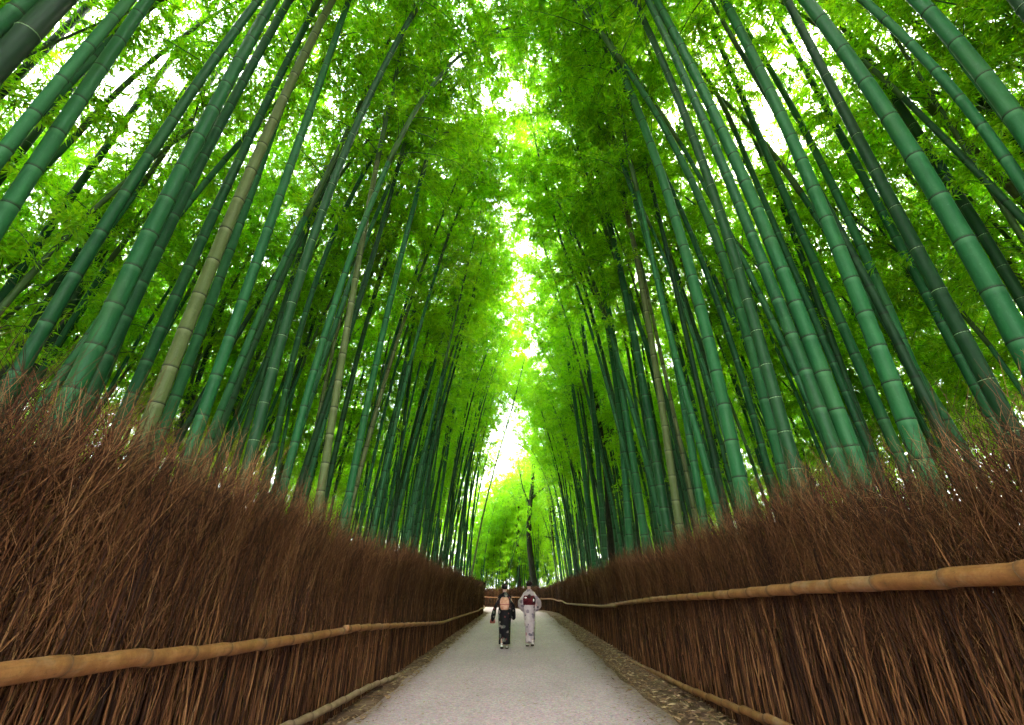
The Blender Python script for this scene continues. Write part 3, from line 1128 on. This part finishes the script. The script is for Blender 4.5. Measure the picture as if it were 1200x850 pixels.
RL, RR = XL + 0.075, XR - 0.085
LU1 = rail(left_fence, [(-150, 812), (0, 790), (112, 776), (210, 768), (327, 753), (411, 738)], RL, (0.056, 0.040), 'rail', 'rail_pole')
LU2 = rail(left_fence, [(404, 737), (518, 730), (541, 722), (560, 716)], RL + 0.03, (0.042, 0.030), 'rail', 'rail_pole')
far_rail(left_fence, RL + 0.03, LU2[-1][2], LU2[-1][1] - 0.1, 36.5, 0.035, 0.0, 'rail_pole', 'rail')
LL1 = rail(left_fence, [(300, 868), (360, 842), (433, 805), (477, 788)], RL + 0.02, (0.045, 0.036), 'rail_grey', 'kick_rail_pole')
LL2 = rail(left_fence, [(470, 791), (510, 770), (535, 754), (558, 740)], RL + 0.04, (0.042, 0.034), 'rail_grey', 'kick_rail_pole')
far_rail(left_fence, RL + 0.04, LL2[-1][2], LL2[-1][1] - 0.1, 36.5, 0.04, 0.0, 'kick_rail_pole', 'rail_grey')
RU1 = rail(right_fence, [(1340, 660), (1200, 671), (1046, 683), (976, 686), (901, 693), (836, 698), (771, 702), (715, 709)], RR, (0.060, 0.036), 'rail', 'rail_pole')
RU2 = rail(right_fence, [(722, 710), (705, 711), (668, 708)], RR - 0.02, (0.040, 0.034), 'rail', 'rail_pole')
far_rail(right_fence, RR - 0.02, RU2[-1][2], RU2[-1][1] - 0.1, 55, 0.036, 0.0, 'rail_pole', 'rail')
RL1 = rail(right_fence, [(960, 868), (920, 850), (864, 831), (808, 808), (729, 770)], RR, (0.046, 0.040), 'rail', 'kick_rail_pole')
RL2 = rail(right_fence, [(734, 772), (710, 762), (668, 742)], RR - 0.02, (0.034, 0.030), 'rail_grey', 'kick_rail_pole')
far_rail(right_fence, RR - 0.02, RL2[-1][2], RL2[-1][1] - 0.1, 55, 0.038, 0.0, 'kick_rail_pole', 'rail_grey')

# ------------------------------------------------------------------ leaf litter on the verges
lrs = np.random.default_rng(5)


def litter(n, xa, xb, ya, yb, pw=1.6):
    y = ya + (yb - ya) * lrs.random(n) ** pw
    x = xa + (xb - xa) * lrs.random(n)
    return np.stack([x, y, lrs.uniform(0.012, 0.04, n)], -1)


P = np.vstack([litter(6500, 1.72, 2.60, 1.5, 30), litter(1900, -2.33, -1.85, 2.0, 28), litter(620, -1.9, 1.8, 2, 26),
               litter(2600, 1.45, 2.0, 2, 26, 1.3), litter(350, -2.0, -1.6, 2, 26)])
n = len(P)
a = lrs.uniform(0, 6.28, n)
D_ = np.stack([np.cos(a), np.sin(a), lrs.normal(0, 0.18, n)], -1)
V, q, tint = leaf_cloud(P, D_, lrs.uniform(0.04, 0.13, n), lrs.uniform(0.010, 0.026, n), lrs, 0.05)
V[:, 2] = np.maximum(V[:, 2], 0.036 * (np.abs(V[:, 0]) < 1.9) + 0.008)
lit = link('leaf_litter', new_mesh('leaf_litter', V, q, {'tint': tint}, False, None, [M['litter']]), kind='stuff')
lit['label'] = 'dry brown fallen bamboo leaves along the edges of the path'
lit['category'] = 'leaf litter'


# ------------------------------------------------------------------ broadleaf trees at the end of the path
def tree(name, label, base, trunk_px, Y, r0, r1, branches, leaf_n=0, seed=1, leaf_r=1.2, group=None):
    """trunk and branches through photo pixels in the upright plane at distance Y"""
    rs = np.random.default_rng(seed)
    pts = np.array([on_y(a, b, Y) for a, b in trunk_px])
    root = thing(name, label, 'tree', (pts[0][0], Y, 0), 0, group)
    o = np.array((pts[0][0], Y, 0))
    pts = np.vstack([[pts[0][0], Y, -0.1], pts])
    mb = MB()
    s = np.linspace(0, 1, len(pts))
    ss = np.linspace(0, 1, 26)
    P = np.stack([np.interp(ss, s, pts[:, c]) for c in range(3)], -1)
    for _ in range(3):
        P[1:-1] = 0.25 * P[:-2] + 0.5 * P[1:-1] + 0.25 * P[2:]
    P[:, 1] += 0.25 * np.sin(ss * 5)
    flare = 1 + 0.5 * np.exp(-ss * 22)
    mb.tube(P - o, (r0 + (r1 - r0) * ss) * flare, 10)
    link('trunk', mb.mesh('trunk', M['bark']), root)
    tips = [P[-1]]
    for bpx, br0, br1, dy in branches:
        bp = np.array([on_y(a, b, Y) for a, b in bpx])
        bp[:, 1] += np.linspace(0.1, dy, len(bp))
        s = np.linspace(0, 1, len(bp))
        ss = np.linspace(0, 1, 12)
        Pb = np.stack([np.interp(ss, s, bp[:, c]) for c in range(3)], -1)
        Pb[1:-1] = 0.25 * Pb[:-2] + 0.5 * Pb[1:-1] + 0.25 * Pb[2:]
        V, F = tube(Pb - o, br0 + (br1 - br0) * ss, 7)
        mb2 = MB()
        mb2.add(V, F)
        for _ in range(7):
            u = rs.uniform(0.35, 1)
            oo = np.array([np.interp(u, ss, Pb[:, c]) for c in range(3)])
            td = rs.normal(size=3) * 0.6 + np.array((0, 0, 0.5))
            Pt, rt = crooked(oo, td, rs.uniform(0.8, 1.8), br1 * 0.8, 0.008, 5, rs, 0.12)
            mb2.tube(Pt - o, rt, 4, False)
            tips.append(Pt[-1])
            tips.append(Pt[3])
        link('branch', mb2.mesh('branch', M['bark']), root)
    if leaf_n:
        tips = np.array(tips)
        c = tips[rs.integers(0, len(tips), leaf_n)]
        lp = c + rs.normal(size=(leaf_n, 3)) * leaf_r * np.array((1, 1, 0.45))
        D_ = rs.normal(size=(leaf_n, 3))
        D_[:, 2] -= 0.3
        D_ /= np.linalg.norm(D_, axis=1)[:, None]
        V, q, tint = leaf_cloud(lp, D_, rs.uniform(0.09, 0.18, leaf_n), rs.uniform(0.05, 0.09, leaf_n), rs)
        link('crown', new_mesh('crown', V - o, q, {'tint': tint}, False, None, [M['leaf_dark']]), root)
    return root


tree('broadleaf_tree', 'dark crooked tree trunk with forked bare branches rising where the path bends', None,
     [(627, 690), (624, 670), (620, 640), (619, 612), (622, 585), (625, 560), (626, 530), (629, 500), (630, 470)], 46, 0.36, 0.10,
     [([(622, 585), (630, 578), (640, 570), (652, 553)], 0.16, 0.05, -0.8),
      ([(626, 535), (634, 552), (642, 570), (646, 600), (650, 640)], 0.14, 0.06, 0.9),
      ([(626, 532), (612, 524), (602, 520), (590, 520)], 0.11, 0.03, -1.0),
      ([(627, 530), (640, 522), (650, 508)], 0.12, 0.03, 0.7),
      ([(620, 590), (612, 570), (609, 550), (606, 528)], 0.08, 0.02, 0.6),
      ([(628, 505), (622, 490), (616, 478)], 0.08, 0.02, -0.6)], 5200, 31, 0.8)
tree('broadleaf_tree', 'thin dark trunk standing beside the crooked tree beyond the bend', None,
     [(609, 690), (607, 660), (606, 630), (607, 600), (610, 582)], 50, 0.22, 0.09,
     [([(607, 610), (612, 598), (616, 585)], 0.07, 0.02, 0.5)], 1500, 32, 1.0)
tree('broadleaf_tree', 'slim straight dark trunk before bright foliage far beyond the path bend', None,
     [(593, 690), (593, 660), (594, 630), (594, 600)], 52, 0.12, 0.05, [([(594, 625), (598, 615), (602, 606)], 0.04, 0.015, 0.4)], 700, 33, 0.9)
tree('broadleaf_tree', 'leaning dark tree half hidden among bamboos behind the pale kimono side fence', None,
     [(716, 640), (714, 590), (711, 550), (705, 500), (699, 465), (690, 442), (680, 428), (668, 415), (655, 404)], 22, 0.16, 0.05,
     [([(699, 465), (702, 440), (700, 420)], 0.08, 0.03, 0.6), ([(672, 420), (664, 405), (660, 385)], 0.06, 0.02, -0.6),
      ([(708, 520), (720, 500), (728, 480)], 0.07, 0.02, 0.8)], 2600, 34, 0.8)


# ------------------------------------------------------------------ people
def kimono_mat(name, base, blobs, seed):
    k = NT(name)
    v = k.coords('Object', (1, 1, 1))
    mp = v.node
    mp.inputs['Location'].default_value = (seed, seed * 0.7, seed * 1.3)
    col = k.ramp(k.noise(5, 3, 0.5, v), [(0.35, base[0]), (0.65, base[1])])
    for i, (sc_, thr, c) in enumerate(blobs):
        vo = k.n('TexVoronoi')
        vo.inputs['Scale'].default_value = sc_
        vo.inputs['Randomness'].default_value = 1.0
        k.set(vo.inputs['Vector'], v)
        wob = k.math('MULTIPLY', k.noise(26, 2, 0.5, v), 0.28)
        f = k.math('LESS_THAN', k.math('ADD', vo.outputs['Distance'], wob), thr)
        sel = k.math('GREATER_THAN', k.n('SeparateColor', Color=vo.outputs['Color']).outputs[i % 3], 0.45)
        col = k.mix(k.math('MULTIPLY', f, sel), col, c)
    weave = k.noise(220, 2, 0.5, v)
    return k.done(k.bsdf(col, 0.8, 0.15, k.bump(weave, 0.2, 0.002)))


M['kimono_dark'] = kimono_mat('kimono_dark', ((0.005, 0.004, 0.006), (0.014, 0.012, 0.013)),
                              [(6, 0.50, (0.10, 0.105, 0.085)), (8, 0.44, (0.19, 0.16, 0.135)), (10, 0.40, (0.12, 0.035, 0.035))], 3.1)
M['kimono_pale'] = kimono_mat('kimono_pale', ((0.36, 0.28, 0.30), (0.52, 0.42, 0.42)),
                              [(7, 0.50, (0.21, 0.16, 0.19)), (6, 0.46, (0.40, 0.17, 0.18)), (9, 0.44, (0.15, 0.12, 0.15))], 8.3)
k = NT('skin')
M['skin'] = k.done(k.bsdf(k.mix(k.noise(12, 2), (0.48, 0.29, 0.21), (0.56, 0.35, 0.26)), 0.55, 0.3))
k = NT('hair')
M['hair'] = k.done(k.bsdf(k.mix(k.noise(1, 3, 0.5, k.coords('Object', (80, 80, 14))), (0.002, 0.0016, 0.0015), (0.010, 0.007, 0.006)), 0.5, 0.15))
k = NT('hair_brown')
M['hair_brown'] = k.done(k.bsdf(k.mix(k.noise(1, 3, 0.5, k.coords('Object', (80, 80, 14))), (0.006, 0.0025, 0.0022), (0.026, 0.010, 0.008)), 0.5, 0.15))


def cloth(name, c0, c1, sc_=14, rough=0.7):
    k = NT(name)
    return k.done(k.bsdf(k.ramp(k.noise(sc_, 3, 0.6, k.coords('Object')), [(0.38, c0), (0.62, c1)]), rough, 0.2))


M['obi_peach'] = cloth('obi_peach', (0.50, 0.21, 0.13), (0.66, 0.38, 0.27))
M['obi_dark'] = cloth('obi_dark', (0.02, 0.012, 0.016), (0.06, 0.02, 0.025))
M['obi_red'] = cloth('obi_red', (0.07, 0.004, 0.010), (0.13, 0.012, 0.018))
M['white_cloth'] = cloth('white_cloth', (0.68, 0.64, 0.60), (0.78, 0.75, 0.72))
M['zori'] = cloth('zori', (0.03, 0.018, 0.015), (0.07, 0.04, 0.03))
M['bag'] = cloth('bag', (0.30, 0.06, 0.07), (0.42, 0.12, 0.12))


def loft(secs, n=28, cap=True, close=True):
    """secs: (cx,cy,cz,rx,ry[,power]) horizontal rings"""
    V = []
    a = np.arange(n) * 2 * math.pi / n
    for s in secs:
        p = s[5] if len(s) > 5 else 1.0
        c, sn = np.cos(a), np.sin(a)
        x = np.sign(c) * np.abs(c) ** p
        y = np.sign(sn) * np.abs(sn) ** p
        V.append(np.stack([s[0] + s[3] * x, s[1] + s[4] * y, np.full(n, s[2])], -1))
    V = np.vstack(V)
    m = len(secs)
    i = np.arange(m - 1)[:, None] * n
    j = np.arange(n)[None, :]
    kx = (j + 1) % n
    F = [np.stack([i + j, i + kx, i + n + kx, i + n + j], -1).reshape(-1, 4)]
    if cap:
        c0 = len(V)
        V = np.vstack([V, [secs[0][:3]], [secs[-1][:3]]])
        jj = np.arange(n)
        kk = (jj + 1) % n
        b = (m - 1) * n
        F += [np.stack([np.full(n, c0), kk, jj], -1), np.stack([np.full(n, c0 + 1), b + jj, b + kk], -1)]
    return V, F


def sleeve(shoulder, elbow, wrist, drop, thick=0.055, n=18):
    """hanging kimono sleeve around an arm"""
    A = np.array([shoulder, shoulder * 0.5 + elbow * 0.5, elbow, elbow * 0.5 + wrist * 0.5, wrist])
    hs = np.array([0.10, 0.12, 0.14, 0.15, 0.15])
    dr = np.array([0.0, 0.05, 0.6, 0.95, 1.0]) * drop
    V = []
    a = np.arange(n) * 2 * math.pi / n
    for i, p in enumerate(A):
        t = A[min(i + 1, 4)] - A[max(i - 1, 0)]
        h = np.array((t[0], t[1], 0.0))
        h = h / (np.linalg.norm(h) + 1e-6)
        nrm = np.array((-h[1], h[0], 0))
        along = np.array((h[0], h[1], 0.0))
        top = p + np.array((0, 0, 0.060 if i else 0.04))
        bot = p - np.array((0, 0, 0.055 + dr[i]))
        c = (top + bot) / 2
        half = (top - bot) / 2
        sx = np.sign(np.cos(a)) * np.abs(np.cos(a)) ** 0.6
        V.append(c + half * sx[:, None] + nrm * (np.sin(a) * thick * (1.15 if i < 3 else 0.95))[:, None])
    V = np.vstack(V)
    i = np.arange(4)[:, None] * n
    j = np.arange(n)[None, :]
    kx = (j + 1) % n
    F = [np.stack([i + j, i + kx, i + n + kx, i + n + j], -1).reshape(-1, 4)]
    c0 = len(V)
    V = np.vstack([V, [A[0]], [(V[4 * n:5 * n]).mean(0)]])
    jj = np.arange(n)
    kk = (jj + 1) % n
    F += [np.stack([np.full(n, c0), kk, jj], -1), np.stack([np.full(n, c0 + 1), 4 * n + jj, 4 * n + kk], -1)]
    return V, F


def skin_body(root, joints, edges, rad, mat):
    me = bpy.data.meshes.new('body')
    me.from_pydata(joints, edges, [])
    ob = link('body', me, root)
    md = ob.modifiers.new('skin', 'SKIN')
    for i, v in enumerate(me.skin_vertices[0].data):
        r = rad[i]
        v.radius = r if hasattr(r, '__len__') else (r, r)
        v.use_root = (i == 0)
    md.use_smooth_shade = True
    ss = ob.modifiers.new('sub', 'SUBSURF')
    ss.levels = ss.render_levels = 2
    me.materials.append(mat)
    return ob


def blob(c, r, n=18, m=12, squash=(1, 1, 1), noise=0.0, rs=None):
    V = []
    for i in range(m + 1):
        th = math.pi * i / m
        for j in range(n):
            ph = 2 * math.pi * j / n
            V.append((c[0] + r * squash[0] * math.sin(th) * math.cos(ph), c[1] + r * squash[1] * math.sin(th) * math.sin(ph), c[2] + r * squash[2] * math.cos(th)))
    V = np.array(V)
    i = np.arange(m)[:, None] * n
    j = np.arange(n)[None, :]
    kx = (j + 1) % n
    return V, [np.stack([i + j, i + n + j, i + n + kx, i + kx], -1).reshape(-1, 4)]


def person(label, loc, H, kim, hair, pale, rz=0.0):
    """woman in a kimono seen from behind, facing +y; built 1.58 m tall"""
    root = thing('person', label, 'person', loc, rz, None)
    root.scale = (H / 1.58,) * 3
    # arms
    if pale:
        arms = {-1: [(-0.165, 0, 1.27), (-0.245, -0.01, 1.07), (-0.13, 0.17, 1.05)], 1: [(0.165, 0, 1.27), (0.265, -0.02, 1.07), (0.15, 0.17, 1.06)]}
        step = (0.10, -0.07)
        turn = 0.55
    else:
        arms = {-1: [(-0.165, 0, 1.26), (-0.255, -0.02, 1.02), (-0.325, 0.06, 0.80)], 1: [(0.165, 0, 1.26), (0.235, -0.02, 1.02), (0.245, 0.10, 0.84)]}
        step = (-0.09, 0.13)
        turn = -0.1
    J, E, Rr = [], [], []

    def add(p, r, par=None):
        J.append(tuple(p))
        Rr.append(r)
        if par is not None:
            E.append((par, len(J) - 1))
        return len(J) - 1
    pel = add((0, 0, 0.86), (0.13, 0.10))
    ab = add((0, 0, 1.02), (0.11, 0.085), pel)
    ch = add((0, 0.005, 1.18), (0.125, 0.09), ab)
    nb = add((0, -0.005, 1.31), (0.055, 0.055), ch)
    nk = add((0, 0.01, 1.375), (0.045, 0.047), nb)
    h1 = add((0, 0.025, 1.43), (0.060, 0.068), nk)
    h2 = add((0, 0.03, 1.49), (0.072, 0.085), h1)
    h3 = add((0, 0.02, 1.545), (0.058, 0.068), h2)
    fx, fy = math.sin(turn), math.cos(turn)
    # face: nose, chin and ears grow out of the head
    ns = add((-0.10 * fx, 0.02 + 0.105 * fy, 1.475), (0.012, 0.014), h2)
    cn = add((-0.07 * fx, 0.02 + 0.085 * fy, 1.425), (0.026, 0.024), h1)
    for s in (-1, 1):
        add((s * 0.078 * fy, 0.015 + s * 0.078 * fx, 1.485), (0.012, 0.018), h2)
    for s in (-1, 1):
        sh, el, wr = [np.array(q) for q in arms[s]]
        a0 = add(sh * np.array((0.9, 1, 0.985)), 0.036, ch)
        a1 = add(el, 0.030, a0)
        a2 = add(wr, 0.024, a1)
        d = wr - el
        d = d / np.linalg.norm(d)
        pm = add(wr + d * 0.06, (0.034, 0.018), a2)
        side = np.cross(d, (0, 0, 1.0)) if abs(d[2]) < 0.9 else np.array((0, 1.0, 0))
        side = side / np.linalg.norm(side)
        nrm = np.cross(side, d)
        for k_, (off, ln) in enumerate(((-0.027, 0.058), (-0.009, 0.070), (0.009, 0.066), (0.026, 0.050))):
            f1 = add(wr + d * 0.085 + side * off, 0.0088, pm)
            f2 = add(wr + d * (0.085 + ln * 0.55) + side * off * 1.1 + nrm * 0.008, 0.0080, f1)
            add(wr + d * (0.085 + ln * 0.9) + side * off * 1.1 + nrm * 0.024, 0.0070, f2)
        t1 = add(wr + d * 0.045 + side * 0.042, 0.0095, pm)
        add(wr + d * 0.080 + side * 0.058 + nrm * 0.012, 0.0080, t1)
    for s, sy in zip((-1, 1), step):
        hp = add((s * 0.085, 0, 0.80), 0.085, pel)
        kn = add((s * 0.075, sy * 0.5 + 0.03, 0.45), 0.055, hp)
        lift = 0.05 if sy < 0 else 0.0
        an = add((s * 0.065, sy - 0.02, 0.085 + lift), 0.032, kn)
        hl = add((s * 0.065, sy - 0.01, 0.055 + lift), 0.034, an)
        add((s * 0.07, sy + 0.12, 0.047), 0.028, hl)
    skin_body(root, J, E, Rr, M['skin'])
    # kimono
    mb = MB()
    if pale:
        secs = [(0.01, 0.00, 0.10, 0.118, 0.125), (0.012, 0, 0.25, 0.124, 0.130), (0.01, 0, 0.50, 0.142, 0.13), (0, 0, 0.74, 0.160, 0.135),
                (0, 0, 0.88, 0.168, 0.135), (0, 0, 1.02, 0.150, 0.12), (0, 0, 1.15, 0.165, 0.12), (0, 0, 1.24, 0.185, 0.11), (0, -0.005, 1.295, 0.155, 0.095),
                (0, -0.01, 1.335, 0.085, 0.075), (0, -0.02, 1.355, 0.066, 0.070)]
    else:
        secs = [(0.0, 0.02, 0.12, 0.150, 0.165), (0.0, 0.01, 0.25, 0.148, 0.150), (0, 0, 0.50, 0.160, 0.14), (0, 0, 0.74, 0.180, 0.142),
                (0, 0, 0.88, 0.182, 0.142), (0, 0, 1.02, 0.160, 0.125), (0, 0, 1.15, 0.172, 0.12), (0, 0, 1.24, 0.192, 0.11), (0, -0.005, 1.295, 0.155, 0.095),
                (0, -0.01, 1.335, 0.085, 0.075), (0, -0.02, 1.355, 0.066, 0.070)]
    # finer rings with folds in the skirt
    fine = []
    zz = np.concatenate([np.linspace(secs[0][2], 1.0, 16), np.linspace(1.04, secs[-1][2], 14)])
    arr = np.array(secs)
    for z in zz:
        fine.append(tuple(np.interp(z, arr[:, 2], arr[:, c]) for c in (0, 1)) + (z,) + tuple(np.interp(z, arr[:, 2], arr[:, c]) for c in (3, 4)))
    V, F = loft(fine, 36)
    ang = np.arctan2(V[:, 1], V[:, 0])
    fold = 0.010 * np.sin(ang * 7 + 3 * V[:, 2]) * np.clip(1.0 - V[:, 2], 0, 1)
    rad_ = np.hypot(V[:, 0], V[:, 1]) + 1e-6
    V[:, 0] += V[:, 0] / rad_ * fold
    V[:, 1] += V[:, 1] / rad_ * fold
    mb.add(V, F)
    link('kimono', mb.mesh('kimono', kim), root)
    for s in (-1, 1):
        sh, el, wr = [np.array(q) for q in arms[s]]
        V, F = sleeve(sh * np.array((0.75, 1, 1)), el, wr + (wr - el) * 0.02, 0.20 if pale else 0.10, 0.060 if pale else 0.072)
        mb = MB()
        mb.add(V, F)
        link('sleeve', mb.mesh('sleeve', kim), root)
    # collar stands away from the nape
    V, F = loft([(0, -0.025, 1.325, 0.075, 0.078), (0, -0.03, 1.36, 0.066, 0.074), (0, -0.035, 1.372, 0.060, 0.068), (0, -0.02, 1.35, 0.054, 0.06)], 24, False)
    mb = MB()
    mb.add(V, F)
    link('collar', mb.mesh('collar', M['kimono_pale'] if pale else M['kimono_dark']), root)
    # obi band and knot
    V, F = loft([(0, 0, 0.985, 0.158, 0.128), (0, 0, 1.0, 0.168, 0.138), (0, 0, 1.10, 0.172, 0.138), (0, 0, 1.20, 0.182, 0.132), (0, 0, 1.215, 0.172, 0.122)], 32, False)
    mb = MB()
    mb.add(V, F)
    link('obi', mb.mesh('obi', M['obi_red'] if pale else M['obi_dark']), root)
    mb = MB()
    if pale:
        for cx, cz, sx, sz in ((-0.075, 1.115, 0.085, 0.085), (0.075, 1.115, 0.080, 0.085)):
            V, F = blob((cx, -0.165, cz), 1.0, 16, 10, (sx, 0.045, sz))
            mb.add(V, F)
        kb = link('obi_bow', mb.mesh('obi_bow', M['obi_red']), root)
        mb = MB()
        V, F = blob((0.0, -0.19, 1.20), 1.0, 14, 10, (0.050, 0.040, 0.048))
        mb.add(V, F)
        link('bow_knot', mb.mesh('bow_knot', M['obi_dark']), kb)
        mb = MB()
        V, F = blob((0.115, -0.175, 1.11), 1.0, 14, 10, (0.048, 0.045, 0.080))
        mb.add(V, F)
        link('bow_lining', mb.mesh('bow_lining', M['obi_dark']), kb)
        mb = MB()
        V, F = blob((0.118, -0.215, 1.10), 1.0, 12, 8, (0.020, 0.012, 0.034))
        mb.add(V, F)
        V, F = blob((-0.10, -0.20, 1.165), 1.0, 12, 8, (0.034, 0.014, 0.018))
        mb.add(V, F)
        link('bow_trim', mb.mesh('bow_trim', M['white_cloth']), kb)
    else:
        V, F = loft([(0, -0.17, 0.935, 0.070, 0.030, 0.7), (0, -0.18, 0.955, 0.105, 0.052, 0.7), (0, -0.188, 1.01, 0.126, 0.068, 0.7), (0, -0.19, 1.08, 0.132, 0.074, 0.7), (0, -0.185, 1.16, 0.126, 0.068, 0.7), (0, -0.175, 1.215, 0.106, 0.052, 0.7), (0, -0.16, 1.25, 0.070, 0.03, 0.8)], 28)
        mb.add(V, F)
        kb = link('obi_drum', mb.mesh('obi_drum', M['obi_peach']), root)
        V, F = loft([(0, -0.19, 1.06, 0.134, 0.076, 0.7), (0, -0.19, 1.078, 0.134, 0.076, 0.7)], 28, False)
        mb = MB()
        mb.add(V, F)
        link('obi_cord', mb.mesh('obi_cord', M['bag']), kb)
    # hair: cap over the skull and a bun
    mb = MB()
    V, F = blob((0.018 * fx, 0.012, 1.505), 1.0, 22, 16, (0.090, 0.100, 0.090))
    V[:, 2] += np.where(V[:, 2] < 1.47, (1.47 - V[:, 2]) * 0.35, 0)
    a = np.arctan2(V[:, 0], V[:, 1])
    # leave the face open
    facing = (V[:, 0] + 0.0) * (-fx) + (V[:, 1] - 0.012) * fy
    V[:, 2] = np.where((facing > 0.045) & (V[:, 2] < 1.52), 1.52 + (V[:, 2] - 1.52) * 0.1, V[:, 2])
    mb.add(V, F)
    hr = link('hair', mb.mesh('hair', hair), root)
    mb = MB()
    V, F = blob((0.05 * fx, -0.085, 1.50 if not pale else 1.515), 1.0, 16, 12, (0.062, 0.048, 0.058))
    mb.add(V, F)
    link('bun', mb.mesh('bun', hair), hr)
    mb = MB()
    V, F = blob((0.05 * fx + 0.045, -0.085, 1.535), 1.0, 10, 8, (0.018, 0.014, 0.016))
    mb.add(V, F)
    link('hair_ornament', mb.mesh('hair_ornament', M['bag']), hr)
    # split-toe socks and sandals
    for s, sy in zip((-1, 1), step):
        lift = 0.045 if sy < 0 else 0.0
        V, F = loft([(s * 0.068, sy + 0.04, 0.0, 0.040, 0.112, 0.8), (s * 0.068, sy + 0.04, 0.022, 0.044, 0.118, 0.8), (s * 0.068, sy + 0.04, 0.028, 0.041, 0.114, 0.8)], 20)
        V[:, 2] += lift * np.clip((sy + 0.16 - V[:, 1]) / 0.25, 0, 1)
        mb = MB()
        mb.add(V, F)
        sdl = link('sandal', mb.mesh('sandal', M['zori']), root)
        V, F = loft([(s * 0.068, sy + 0.05, 0.028, 0.037, 0.102), (s * 0.068, sy + 0.045, 0.05, 0.037, 0.098), (s * 0.067, sy + 0.02, 0.085, 0.034, 0.062), (s * 0.066, sy - 0.015, 0.115, 0.034, 0.040)], 18)
        V[:, 2] += lift * np.clip((sy + 0.16 - V[:, 1]) / 0.25, 0, 1)
        mb = MB()
        mb.add(V, F)
        link('sock', mb.mesh('sock', M['white_cloth']), root)
    return root


PATH_Z = 0.026
pl = on_z(591, 761, PATH_Z)
pr_ = on_z(621, 758, PATH_Z)
hl = on_y(590, 684.5, pl[1])[2] - PATH_Z
hr_ = on_y(619, 681, pr_[1])[2] - PATH_Z
print('people', pl, hl, pr_, hr_)
person('woman walking away in dark floral kimono with peach drum obi knot', tuple(pl), hl, M['kimono_dark'], M['hair'], False, 0.02)
person('woman walking away in pale pink floral kimono with dark red obi bow', tuple(pr_), hr_, M['kimono_pale'], M['hair_brown'], True, 0.0)
mb = MB()
bx, by, bz = pl[0] - 0.335 * hl / 1.58, pl[1] + 0.095, PATH_Z + 0.60 * hl / 1.58
V, F = loft([(0, 0, 0, 0.055, 0.035), (0, 0, 0.02, 0.075, 0.045), (0, 0, 0.09, 0.07, 0.045), (0, 0, 0.12, 0.025, 0.02), (0, 0, 0.145, 0.034, 0.026)], 18)
mb.add(V, F)
mb.tube([(-0.015, 0, 0.11), (-0.012, 0, 0.17), (0, 0, 0.2), (0.012, 0, 0.17), (0.015, 0, 0.11)], 0.004, 6)
thing('drawstring_pouch', 'small dusky red drawstring pouch carried by the woman in dark kimono', 'pouch', (bx, by, bz), 0, None, mb.mesh('drawstring_pouch', M['bag']))
